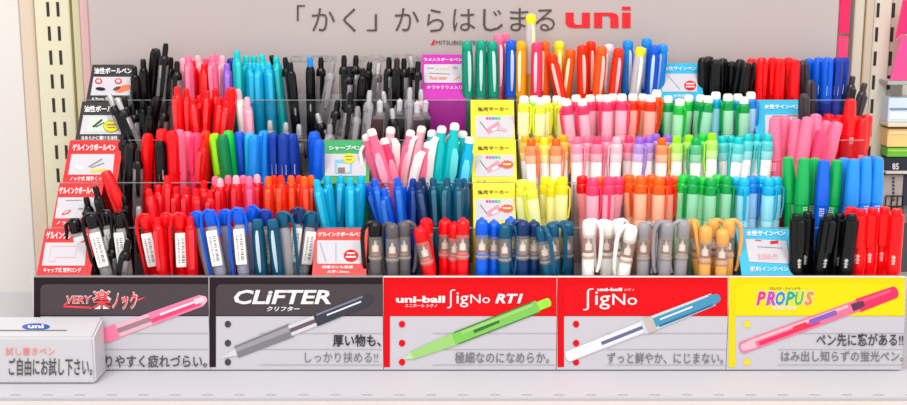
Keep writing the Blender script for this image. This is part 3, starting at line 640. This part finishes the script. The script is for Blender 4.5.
        add('clip', bent([.0040, .0078, .0086, .0074, .0040], [(.0040, .136), (.0072, .130), (.0084, .112), (.0080, .080), (.0062, .062)], .0026), O('white')); add('side_panel', bent([.0030, .0060, .0060, .0020], [(-.0050, .122), (-.0068, .114), (-.0068, .096), (-.0056, .086)], .0020), mat(tint(c, .35), .25))
    elif ty == 'cknock':
        add('nose', L((.0007, 0), (.0042, .014), (.0044, .016)), STEEL); add('grip', L((.0044, .016), (.0053, .028), (.0052, .052)), O(c))
        add('barrel', L((.0051, .052), (.0051, .120), (.0050, .124)), mat((214, 208, 212), .06, .26)); add('refill', L((.0026, .02), (.0026, .122)), O('black' if c in ('black', 'brown') else (c2 if c2 not in (None, 'white', 'silver') else 'darkgrey')))
        add('collar', L((.0050, .122), (.0054, .1235), (.0050, .129), (.0036, .132)), O(c)); add('tail_plug', L((.0040, .108), (.0041, .109), (.0041, .120), (.0030, .122)), STEEL); add('button', L((.0028, .130), (.0030, .141), (.0022, .1455), (0, .146)), STEEL if c2 in ('white', 'silver') else O(c)); add('clip', bent([.0044, .0048, .0044, .0034], [(-.0048, .128), (-.0080, .126), (-.0082, .108), (-.0066, .088)], .0015), O(c))
    elif ty == 'hang':                                   # clear pen with a wide black paper tag round its clip
        add('barrel', L((.0007, 0), (.0046, .016), (.0050, .03), (.0050, .126), (.0036, .131)), mat((214, 208, 212), .06, .28)); add('refill', L((.0022, .01), (.0022, .125)), O('darkgrey')); add('button', L((.0030, .130), (.0032, .142), (0, .146)), O('silver'))
        add('clip', bent([.0110, .0118, .0112, .0104], [(-.0058, .126), (-.0080, .121), (-.0084, .104), (-.0070, .094)], .0016), O(c), [('print', bars(.104, .110, .0094, 2, 2, .0050), LAB)])
    return R
NOUN = dict(knock=('push-button ballpoint pen', 'pen'), thin=('slim push-button pen', 'pen'), capped=('capped gel pen with see-through cap', 'pen'), gelcap=('translucent capped gel pen', 'pen'), win3=('highlighter with white cap end', 'highlighter'),
            win2=('highlighter with white barrel', 'highlighter'), win1=('highlighter with coloured cap', 'highlighter'), felt=('round-topped felt pen', 'felt pen'), marker=('thick rounded marker', 'marker'), big=('thick flat-topped marker', 'marker'),
            loop=('gel pen with paper label', 'pen'), mech=('mechanical pencil with white clip', 'mechanical pencil'), cknock=('clear-barrelled push-button pen', 'pen'), hang=('clear pen with broad dark clip', 'pen'))
FILE = dict(knock='ballpoint_pen', thin='slim_pen', capped='capped_gel_pen', gelcap='translucent_gel_pen', win3='highlighter', win2='highlighter', win1='highlighter', felt='felt_pen', marker='marker', big='thick_marker', loop='labelled_gel_pen', mech='mechanical_pencil', cknock='clear_barrel_pen', hang='broad_clip_pen')
RAD = dict(marker=.0070, big=.0071, win1=.0062, win2=.0062, win3=.0062, felt=.0061, capped=.0064, mech=.0062)
ROWN = ['front row', 'second row', 'middle row', 'fourth row', 'back row']
PENS = {}
# (px of top, py of top, lean in degrees, type, colour[, second colour[, spin]])
PENS[0] = [(73, 219, -16, 'loop', 'black', None, 20), (90, 213, -9, 'loop', 'black', None, 10), (105, 210, -7, 'loop', 'black', None, 0), (119, 213, -3, 'loop', 'black', None, -10), (91, 232, -14, 'cknock', 'black'), (128, 240, 12, 'cknock', 'black', 'grey'), (112, 238, 2, 'cknock', 'black'),
 (144, 214, -9, 'loop', 'red', 'red', 0), (157, 217, -3, 'thin', 'red'), (166, 213, 0, 'loop', 'red', 'red', 180), (180, 213, 0, 'loop', 'red', 'red', 10), (190, 216, 0, 'thin', 'red'),
 (195, 212, -12, 'loop', 'blue', 'silver', 180), (209, 210, -8, 'loop', 'blue', 'silver', 0), (224, 210, -4, 'loop', 'blue', 'navy', 180), (238, 208, -3, 'loop', 'blue', 'silver', 0), (252, 206, 0, 'loop', 'blue', 'silver', 160), (257, 219, -3, 'gelcap', 'petrol', None, 0), (272, 219, -5, 'gelcap', 'petrol', None, 0), (266, 210, 2, 'loop', 'deepblue', 'navy', 0), (282, 212, -4, 'loop', 'petrol', 'darkgrey', 180),
 (300, 208, 5, 'loop', 'navy', 'darkgrey', 0), (312, 212, 9, 'loop', 'petrol', 'grey', 20),
 (375, 221, 0, 'capped', 'black', 'smoke', 180), (392, 223, 0, 'capped', 'smoke', 'smoke', 150), (404, 221, 0, 'capped', 'smoke', 'smoke', 10),
 (419, 227, -12, 'capped', 'red', None, 60), (426, 218, -2, 'capped', 'red', None, -90), (445, 219, 0, 'capped', 'red', None, 90), (463, 219, 2, 'capped', 'red', None, 90), (455, 223, 0, 'capped', 'red', None, 100),
 (482, 219, 0, 'capped', 'blue', None, 90), (494, 221, 0, 'capped', 'blue', None, 90), (511, 218, 0, 'capped', 'blue', None, 90), (505, 223, 0, 'capped', 'petrol', None, 0), (523, 220, 0, 'capped', 'navy', None, 180), (534, 221, 0, 'capped', 'navy', None, 90), (541, 226, -9, 'capped', 'petrol', None, -60), (552, 222, -3, 'capped', 'petrol', None, 0), (568, 221, 1, 'capped', 'petrol', None, 180),
 (589, 219, 0, 'capped', 'white', None, 0), (607, 220, 0, 'capped', 'white', None, 170), (618, 219, 0, 'capped', 'white', None, 20), (632, 225, 8, 'capped', 'white', None, 190),
 (644, 222, 0, 'capped', 'grey', None, 0), (661, 220, 4, 'capped', 'grey', None, -90), (668, 221, 2, 'capped', 'grey', None, 170), (684, 220, 2, 'capped', 'grey', None, 185),
 (692, 219, -10, 'capped', 'gold', None, -90), (706, 226, 0, 'capped', 'gold', None, 90), (713, 219, 0, 'capped', 'gold', None, 0), (723, 229, 0, 'capped', 'gold', None, 90), (729, 219, 3, 'capped', 'gold', None, 0),
 (797, 214, -2, 'big', 'black'), (808, 212, 0, 'big', 'black'), (829, 214, 6, 'big', 'black'), (840, 213, 2, 'big', 'black'), (852, 214, 3, 'big', 'black'),
 (861, 209, 0, 'big', 'brightred'), (873, 208, 0, 'big', 'brightred'), (885, 207, 0, 'big', 'brightred'), (897, 209, 0, 'big', 'brightred'), (851, 207, 0, 'big', 'brightred')]
PENS[1] = [(105, 171, -19, 'marker', 'brightred'), (95, 186, -12, 'knock', 'black'), (86, 197, -8, 'knock', 'black'), (139, 206, 2, 'cknock', 'black', 'silver'), (124, 196, -6, 'knock', 'black'),
 (148, 188, -10, 'thin', 'red'), (158, 184, -5, 'thin', 'red'), (167, 175, 0, 'thin', 'red'), (176, 186, 0, 'thin', 'red'), (186, 186, 0, 'thin', 'red'), (196, 188, 0, 'thin', 'red'), (204, 180, 3, 'thin', 'red'), (210, 190, 0, 'thin', 'red'),
 (215, 176, -2, 'thin', 'red', 'pink'), (220, 178, 0, 'thin', 'red', 'palepink'), (228, 175, 0, 'thin', 'red', 'pink'), (236, 175, 0, 'thin', 'red', 'palepink'), (243, 175, 0, 'thin', 'red', 'pink'), (249, 176, 0, 'thin', 'hotpink', 'pink'), (257, 174, 0, 'thin', 'red', 'palepink'),
 (268, 176, 0, 'thin', 'redorange', 'orange'), (274, 175, 0, 'thin', 'redorange'), (281, 175, 0, 'thin', 'redorange'), (291, 175, 0, 'thin', 'redorange', 'orange'), (299, 175, 0, 'thin', 'redorange'), (304, 176, 0, 'thin', 'redorange', 'orange'), (311, 175, 0, 'thin', 'redorange', 'orange'),
 (316, 179, -10, 'thin', 'cyan'), (327, 176, -4, 'thin', 'cyan'), (341, 175, 2, 'thin', 'cyan'), (350, 177, 0, 'thin', 'cyan'), (361, 175, 4, 'thin', 'cyan'),
 (366, 184, -20, 'thin', 'blue'), (374, 178, -14, 'thin', 'blue'), (384, 188, -9, 'thin', 'blue'), (397, 177, -3, 'thin', 'blue'), (413, 178, 4, 'thin', 'deepblue'), (404, 186, 2, 'thin', 'blue'),
 (418, 181, -8, 'thin', 'navy'), (422, 177, -4, 'thin', 'navy'), (433, 177, 0, 'thin', 'petrol'), (447, 177, 0, 'thin', 'petrol'), (458, 178, 0, 'thin', 'petrol'), (464, 178, 0, 'thin', 'petrol'),
 (522, 180, -2, 'win1', 'lemon'), (530, 182, -7, 'win1', 'lemon'), (546, 177, 0, 'win1', 'yellow'), (553, 180, 0, 'win1', 'yellow'), (562, 177, 2, 'win1', 'yellow'),
 (582, 176, -4, 'win1', 'red'), (593, 178, 0, 'win1', 'hotpink'), (600, 177, 1, 'win1', 'orange'), (609, 177, 2, 'win1', 'hotpink'), (619, 177, 6, 'win1', 'hotpink'), (629, 175, -3, 'win1', 'orange'), (641, 176, 0, 'win1', 'orange'), (652, 175, 0, 'win1', 'orange'), (659, 177, 0, 'win1', 'orange'), (668, 177, 0, 'win1', 'redorange'), (676, 176, 3, 'win1', 'orange'),
 (684, 175, 0, 'win1', 'brightgreen'), (693, 176, 0, 'win1', 'green'), (703, 177, 4, 'win1', 'brightgreen'), (711, 178, 0, 'win1', 'green'), (718, 175, 3, 'win1', 'brightgreen'), (727, 176, 2, 'win1', 'green'),
 (736, 177, -2, 'win1', 'cyan'), (744, 178, 0, 'win1', 'cyan'), (752, 176, 0, 'win1', 'skyblue'), (762, 176, 0, 'win1', 'cyan'), (769, 178, 0, 'win1', 'cyan'), (776, 177, 1, 'win1', 'cyan'),
 (788, 157, -5, 'marker', 'green'), (804, 158, 0, 'marker', 'green'), (815, 158, 0, 'marker', 'green'), (824, 160, 0, 'marker', 'blue'), (837, 160, 3, 'marker', 'green'), (844, 158, 0, 'marker', 'skyblue'), (854, 159, 0, 'marker', 'skyblue'), (866, 157, 0, 'marker', 'skyblue'), (878, 157, 0, 'marker', 'skyblue'), (872, 156, 0, 'marker', 'blue')]
PENS[2] = [(131, 143, 6, 'felt', 'black'), (124, 139, 2, 'felt', 'black'), (138, 150, 3, 'cknock', 'black'), (148, 133, 5, 'felt', 'brightred'), (162, 129, 4, 'marker', 'brightred'), (160, 140, 0, 'felt', 'black', 'black'),
 (172, 130, 0, 'felt', 'red'), (179, 129, 0, 'felt', 'pink'), (187, 131, 0, 'felt', 'pink'), (196, 132, 2, 'felt', 'hotpink'), (206, 130, 4, 'felt', 'redorange'), (204, 140, 6, 'thin', 'red'),
 (214, 133, -6, 'felt', 'green', 'lime'), (228, 130, -6, 'felt', 'green', 'brightgreen'), (222, 134, -5, 'felt', 'darkgreen'), (239, 131, -3, 'felt', 'blue'), (250, 132, 0, 'felt', 'deepblue', 'cyan'), (254, 134, 2, 'felt', 'blue', 'skyblue'), (264, 130, 2, 'felt', 'blue', 'skyblue'), (273, 132, 0, 'felt', 'deepblue'), (283, 133, 0, 'felt', 'deepblue', 'deepblue'), (292, 133, -1, 'felt', 'deepblue'), (314, 131, 0, 'felt', 'deepblue', 'blue'), (319, 139, 3, 'felt', 'blue'),
 (366, 135, -14, 'mech', 'pink', None, 75), (371, 130, -17, 'mech', 'pink', None, 0), (384, 139, -12, 'mech', 'hotpink', None, 20), (391, 128, 4, 'mech', 'palepink', None, -125), (411, 131, 11, 'mech', 'pink', None, 10), (422, 127, 13, 'mech', 'palepink', None, 115), (429, 143, 12, 'mech', 'pink', None, 130),
 (432, 131, 0, 'mech', 'aqua', None, -120), (442, 127, 6, 'mech', 'aqua', None, 125), (455, 124, 9, 'mech', 'aqua', None, 20), (463, 132, 6, 'mech', 'aqua', None, 120), (470, 138, 8, 'mech', 'cyan', None, 0),
 (525, 136, -4, 'win2', 'amber'), (538, 136, -3, 'win2', 'amber'), (549, 136, -2, 'win2', 'amber'), (563, 135, 1, 'win2', 'amber'), (544, 138, -3, 'win2', 'yellow'), (531, 139, -2, 'win2', 'orange'), (556, 139, -1, 'win2', 'orange'),
 (577, 137, -1, 'win2', 'pink'), (587, 136, -1, 'win2', 'pink'), (597, 137, 0, 'win2', 'hotpink'), (607, 135, 1, 'win2', 'pink'), (617, 137, 2, 'win2', 'palepink'), (629, 136, 0, 'win2', 'hotpink'), (640, 137, 3, 'win2', 'purple'), (649, 136, 2, 'win2', 'purple'), (656, 134, 2, 'win2', 'purple'), (662, 138, 0, 'win2', 'orange'), (668, 135, 2, 'win2', 'purple'),
 (677, 136, 0, 'win2', 'lime'), (689, 135, 0, 'win2', 'lime'), (696, 138, 0, 'win2', 'green'), (703, 134, 0, 'win2', 'brightgreen'), (712, 133, 1, 'win2', 'lime'),
 (722, 136, -5, 'win2', 'aqua'), (731, 136, 0, 'win2', 'aqua'), (739, 137, 4, 'win2', 'aqua'), (748, 134, 3, 'win2', 'aqua'), (758, 134, 3, 'win2', 'aqua'), (768, 134, 2, 'win2', 'aqua'),
 (775, 117, -2, 'marker', 'pink'), (785, 116, -1, 'marker', 'pink'), (796, 119, 0, 'marker', 'pink'), (808, 117, 5, 'marker', 'pink'), (816, 114, 4, 'marker', 'pink'), (828, 121, 12, 'marker', 'pink'), (838, 122, 13, 'marker', 'pink'), (822, 130, 6, 'marker', 'hotpink')]
PENS[3] = [(109, 94, -22, 'cknock', 'black', 'silver'), (117, 98, -18, 'cknock', 'black', 'silver'), (124, 97, -10, 'knock', 'black'), (132, 104, -4, 'cknock', 'black'), (143, 100, 2, 'knock', 'black'), (158, 96, 13, 'felt', 'black'), (166, 102, 9, 'cknock', 'black'), (150, 106, 6, 'knock', 'black'),
 (177, 86, 0, 'thin', 'brightred'), (186, 88, 0, 'thin', 'brightred'), (192, 97, -4, 'thin', 'red'), (199, 95, -6, 'thin', 'brightred'), (207, 90, 3, 'thin', 'brightred'), (215, 88, 0, 'thin', 'red'), (220, 97, 6, 'thin', 'brightred'), (231, 87, 9, 'felt', 'brightred'), (227, 100, 7, 'thin', 'red'),
 (238, 89, -6, 'knock', 'white', 'palepink'), (247, 97, -2, 'knock', 'palepink'),
 (270, 120, 0, 'cknock', 'grey', 'silver'), (286, 122, 3, 'cknock', 'grey', 'silver'), (299, 124, 0, 'cknock', 'smoke', 'silver'), (317, 113, -16, 'cknock', 'black', 'silver'), (330, 124, 2, 'cknock', 'grey', 'navy'), (343, 118, 5, 'cknock', 'smoke'),
 (370, 90, 6, 'cknock', 'grey', 'white'), (383, 91, -8, 'cknock', 'smoke', 'white'), (410, 87, 1, 'cknock', 'grey', 'white'), (421, 89, 4, 'cknock', 'palepink', 'silver'), (380, 99, 2, 'hang', 'brown'), (400, 98, 3, 'hang', 'black'), (417, 100, 0, 'hang', 'brown'), (426, 99, 6, 'hang', 'black'), (358, 106, 8, 'cknock', 'grey', 'navy'), (351, 92, 9, 'cknock', 'black', 'brown'), (338, 100, 6, 'cknock', 'black'), (392, 108, -4, 'cknock', 'black', 'silver'),
 (524, 96, 0, 'win3', 'lemon'), (534, 96, 0, 'win3', 'lime'), (546, 96, 0, 'win3', 'lemon'), (557, 96, 0, 'win3', 'lemon'), (540, 98, 0, 'win3', 'lemon'), (562, 98, 0, 'win3', 'lemon'),
 (566, 99, -7, 'win3', 'hotpink'), (576, 95, -3, 'win3', 'hotpink'), (582, 99, -6, 'win3', 'hotpink'), (590, 95, -2, 'win3', 'hotpink'), (600, 95, 0, 'win3', 'hotpink'), (607, 95, 0, 'win3', 'hotpink'), (613, 94, 1, 'win3', 'hotpink'), (622, 94, 2, 'win3', 'hotpink'), (633, 94, 2, 'win3', 'redorange'), (643, 94, 3, 'win3', 'orange'), (651, 95, 1, 'win3', 'redorange'), (657, 90, 4, 'win3', 'orange'),
 (668, 96, -2, 'win3', 'green'), (680, 99, 2, 'win3', 'brightgreen'), (744, 97, 0, 'win3', 'green'), (689, 95, 4, 'win3', 'brightgreen'), (701, 95, 2, 'win3', 'green'), (709, 96, 6, 'win3', 'green'), (716, 92, 0, 'win3', 'cyan'), (728, 94, -1, 'win3', 'green'), (738, 94, 0, 'win3', 'cyan'), (751, 92, 0, 'win3', 'skyblue'),
 (818, 116, 0, 'marker', 'brightred'), (829, 114, 0, 'marker', 'brightred'), (840, 115, 0, 'marker', 'brightred'), (851, 99, 0, 'marker', 'brightred'), (846, 117, 0, 'marker', 'brightred'), (857, 116, 0, 'marker', 'brightred'), (823, 119, 0, 'marker', 'brightred'), (834, 119, 0, 'marker', 'brightred'), (863, 119, 0, 'marker', 'brightred'), (868, 115, 0, 'marker', 'brightred'), (804, 93, -3, 'felt', 'darkgrey')]
PENS[4] = [(143, 59, 0, 'knock', 'black'), (156, 48, 7, 'felt', 'black'), (166, 43, 8, 'cknock', 'black', 'brown'), (171, 57, 5, 'cknock', 'black'), (177, 61, 3, 'cknock', 'black'), (134, 66, -2, 'knock', 'black'),
 (182, 58, -9, 'thin', 'palepink'), (188, 55, -4, 'thin', 'pink'), (197, 55, -8, 'thin', 'palepink'), (192, 60, -5, 'thin', 'red'), (206, 58, 0, 'thin', 'hotpink'), (212, 54, 0, 'thin', 'pink'), (217, 54, -1, 'thin', 'pink'), (222, 55, -2, 'thin', 'palepink'), (210, 62, 0, 'thin', 'brightred'), (204, 63, 2, 'thin', 'brightred'),
 (227, 63, 0, 'thin', 'purple'), (232, 58, 1, 'gelcap', 'deepblue'), (237, 50, 0, 'thin', 'aqua'), (246, 55, 0, 'thin', 'aqua'), (254, 55, 0, 'thin', 'aqua'), (262, 54, 0, 'thin', 'aqua'), (250, 62, 0, 'thin', 'cyan'), (268, 62, -2, 'thin', 'cyan'), (276, 56, -4, 'thin', 'aqua'), (258, 63, 0, 'thin', 'cyan'),
 (271, 55, -16, 'cknock', 'black', 'brown'), (285, 57, -5, 'cknock', 'black', 'grey'), (290, 62, -4, 'knock', 'black'), (310, 57, 0, 'knock', 'black', 'skyblue'), (321, 57, 3, 'cknock', 'black', 'brown'), (333, 62, 11, 'cknock', 'grey', 'brown'),
 (344, 55, 1, 'cknock', 'black', 'grey'), (356, 55, 1, 'cknock', 'black', 'navy'), (350, 66, 6, 'cknock', 'black'), (370, 62, 8, 'knock', 'black'), (379, 63, 7, 'cknock', 'smoke', 'white'), (363, 68, 4, 'knock', 'black'), (389, 57, 1, 'cknock', 'black', 'grey'), (397, 58, 1, 'knock', 'black', 'brown'), (404, 58, 1, 'cknock', 'black', 'brown'), (411, 56, 0, 'cknock', 'black', 'silver'), (418, 61, 2, 'cknock', 'black', 'grey'),
 (467, 41, -1, 'gelcap', 'teal'), (481, 40, 0, 'gelcap', 'teal'), (492, 41, -2, 'gelcap', 'teal'), (499, 34, 0, 'gelcap', 'hotpink', 'pink'), (505, 33, 1, 'gelcap', 'hotpink', 'pink'), (511, 40, 0, 'gelcap', 'deepblue', 'blue'), (521, 41, 0, 'gelcap', 'amber'), (531, 14, 0, 'gelcap', 'amber', 'clear'), (537, 42, 0, 'gelcap', 'hotpink'), (545, 41, 0, 'gelcap', 'amber', 'orange'), (551, 54, -14, 'gelcap', 'redorange'), (559, 41, 0, 'gelcap', 'yellow'), (571, 49, 6, 'gelcap', 'amber', 'orange'),
 (582, 45, -2, 'gelcap', 'redorange'), (591, 41, 0, 'gelcap', 'redorange'), (602, 46, 4, 'gelcap', 'redorange', 'orange'), (609, 44, 1, 'gelcap', 'clear', 'clear'), (619, 48, 5, 'gelcap', 'brightred', 'redorange'), (628, 40, 0, 'gelcap', 'blue', 'skyblue'), (641, 47, 6, 'gelcap', 'silver', 'clear'), (647, 38, 1, 'gelcap', 'blue', 'skyblue'), (655, 45, 3, 'gelcap', 'blue'), (663, 44, 4, 'gelcap', 'blue', 'skyblue'),
 (703, 57, -2, 'felt', 'black'), (709, 56, 0, 'felt', 'black'), (716, 59, 0, 'felt', 'black'), (723, 58, 0, 'felt', 'black'), (731, 61, -2, 'felt', 'black'), (741, 59, 4, 'felt', 'black'), (747, 62, 6, 'felt', 'black'), (757, 62, 11, 'felt', 'black'),
 (752, 58, 0, 'felt', 'brightred'), (762, 57, 0, 'felt', 'brightred'), (773, 57, 0, 'felt', 'brightred'), (780, 58, 0, 'felt', 'brightred'), (789, 57, 0, 'felt', 'brightred'), (795, 59, 0, 'felt', 'red'), (803, 60, -3, 'felt', 'darkgrey'), (810, 79, -1, 'felt', 'darkgrey'),
 (809, 58, 0, 'felt', 'deepblue', 'blue'), (819, 57, 0, 'felt', 'deepblue', 'blue'), (828, 57, 0, 'felt', 'deepblue', 'blue'), (838, 57, 0, 'felt', 'deepblue'), (845, 57, 0, 'felt', 'deepblue'), (853, 76, 3, 'knock', 'darkgrey'), (865, 83, 11, 'knock', 'darkgrey')]
ORD = ['leftmost', 'second from left', 'third from left', 'fourth from left', 'fifth from left', 'sixth from left', 'seventh from left', 'eighth from left', 'ninth from left', 'tenth from left', 'eleventh from left', 'twelfth from left']
def segdist(p1, q1, p2, q2):
    best = 9
    for i in range(9):
        a = p1.lerp(q1, i/8); d = q2-p2; t = max(0, min(1, (a-p2).dot(d)/d.dot(d))); best = min(best, (a-(p2+d*t)).length)
    return best
cnt = {}
for k, row in PENS.items():
    for e in row:
        c = e[5] if (e[3] in ('gelcap', 'felt', 'thin') and len(e) > 5 and e[5]) else e[4]
        cnt.setdefault((k, e[3], c), []).append(e[0])
for k, row in PENS.items():
    placed = []
    order = sorted(row, key=lambda e: -e[1])               # shorter-looking pens stand in front
    for e in order:
        px, py, lean, ty, c = e[:5]; c2 = e[5] if len(e) > 5 else None; spin = e[6] if len(e) > 6 else {'capped': 90, 'win1': random.choice((60, -60, 75, 0)), 'win3': random.choice((60, -60, 40)), 'win2': random.choice((70, -75, 50))}.get(ty, random.choice((-12, 8, 0, 15, -20)))
        LN = TL[ty]; r = RAD.get(ty, .0057); zf = .0105+TZ*k; best = None
        for yb in (.0135, .019, .0245, .030, .0355, .040):
            Y0 = yb+TY*k
            for g in (0, 3, 1.5):
                for dl in (0, 1.5, -1.5, 3, -3):
                    ln = math.radians(lean+dl); gm = math.radians(g)
                    ax = Vector((math.sin(ln), math.sin(gm)*math.cos(ln), math.cos(ln)*math.cos(gm)))
                    top = onY(px, py, Y0+LN*ax.y); s = (top.z-zf)/(LN*ax.z)
                    s = max(.86, min(1.14, s)); base = top-ax*LN*s
                    if top.y+r > .003+TY*(k+1)-.003 and top.z < .002+TZ*(k+1)+.1: continue
                    if base.x < XL+.008 or base.x > XR-.008: base.x = max(XL+.008, min(XR-.008, base.x)); ax = (top-base).normalized()
                    pen = 0
                    for (b2, t2, r2) in placed:
                        d = segdist(base, top, b2, t2)-(r+r2)
                        if d < 0: pen += -d*1000
                    sc = pen*3+abs(dl)*.35+(yb-.0135)*25+g*.1
                    if best is None or sc < best[0]: best = (sc, base.copy(), top.copy(), s)
        _, base, top, s = best; placed.append((base, top, r)); ax = (top-base).normalized()
        s = (top-base).length/LN
        cc = c2 if (ty in ('gelcap', 'felt', 'thin') and c2) else c
        xs = sorted(cnt[(k, ty, cc)]); noun, cat = NOUN[ty]; cn = NAMEC.get(cc, cc)
        pos = 'the only one' if len(xs) == 1 else ('rightmost' if xs.index(px) == len(xs)-1 else ORD[xs.index(px)])
        lb = '%s %s, %s in the %s' % (cn, noun, pos, ROWN[k])
        if abs(lean) >= 8 and len(lb.split()) <= 14: lb += ', leaning ' + ('right' if lean > 0 else 'left')
        t = thing(FILE[ty], lb, cat, (0, 0, 0), ('%s %ss in the %s' % (cn, noun, ROWN[k])) if len(xs) > 1 else None)
        z = ax; x = Vector((0, 1, 0)).cross(z).normalized(); y = z.cross(x)
        R = Matrix((x, y, z)).transposed()
        t.matrix_world = Matrix.Translation(base) @ R.to_4x4() @ Matrix.Rotation(math.radians(spin), 4, 'Z') @ Matrix.Diagonal((WS*(1.2 if ty == 'mech' else 1), WS*(1.2 if ty == 'mech' else 1), s, 1))
        for n, me, subs in parts(ty, c, c2):
            o = obj(n, me, t)
            for sn, sm in subs: obj(sn, sm, o)
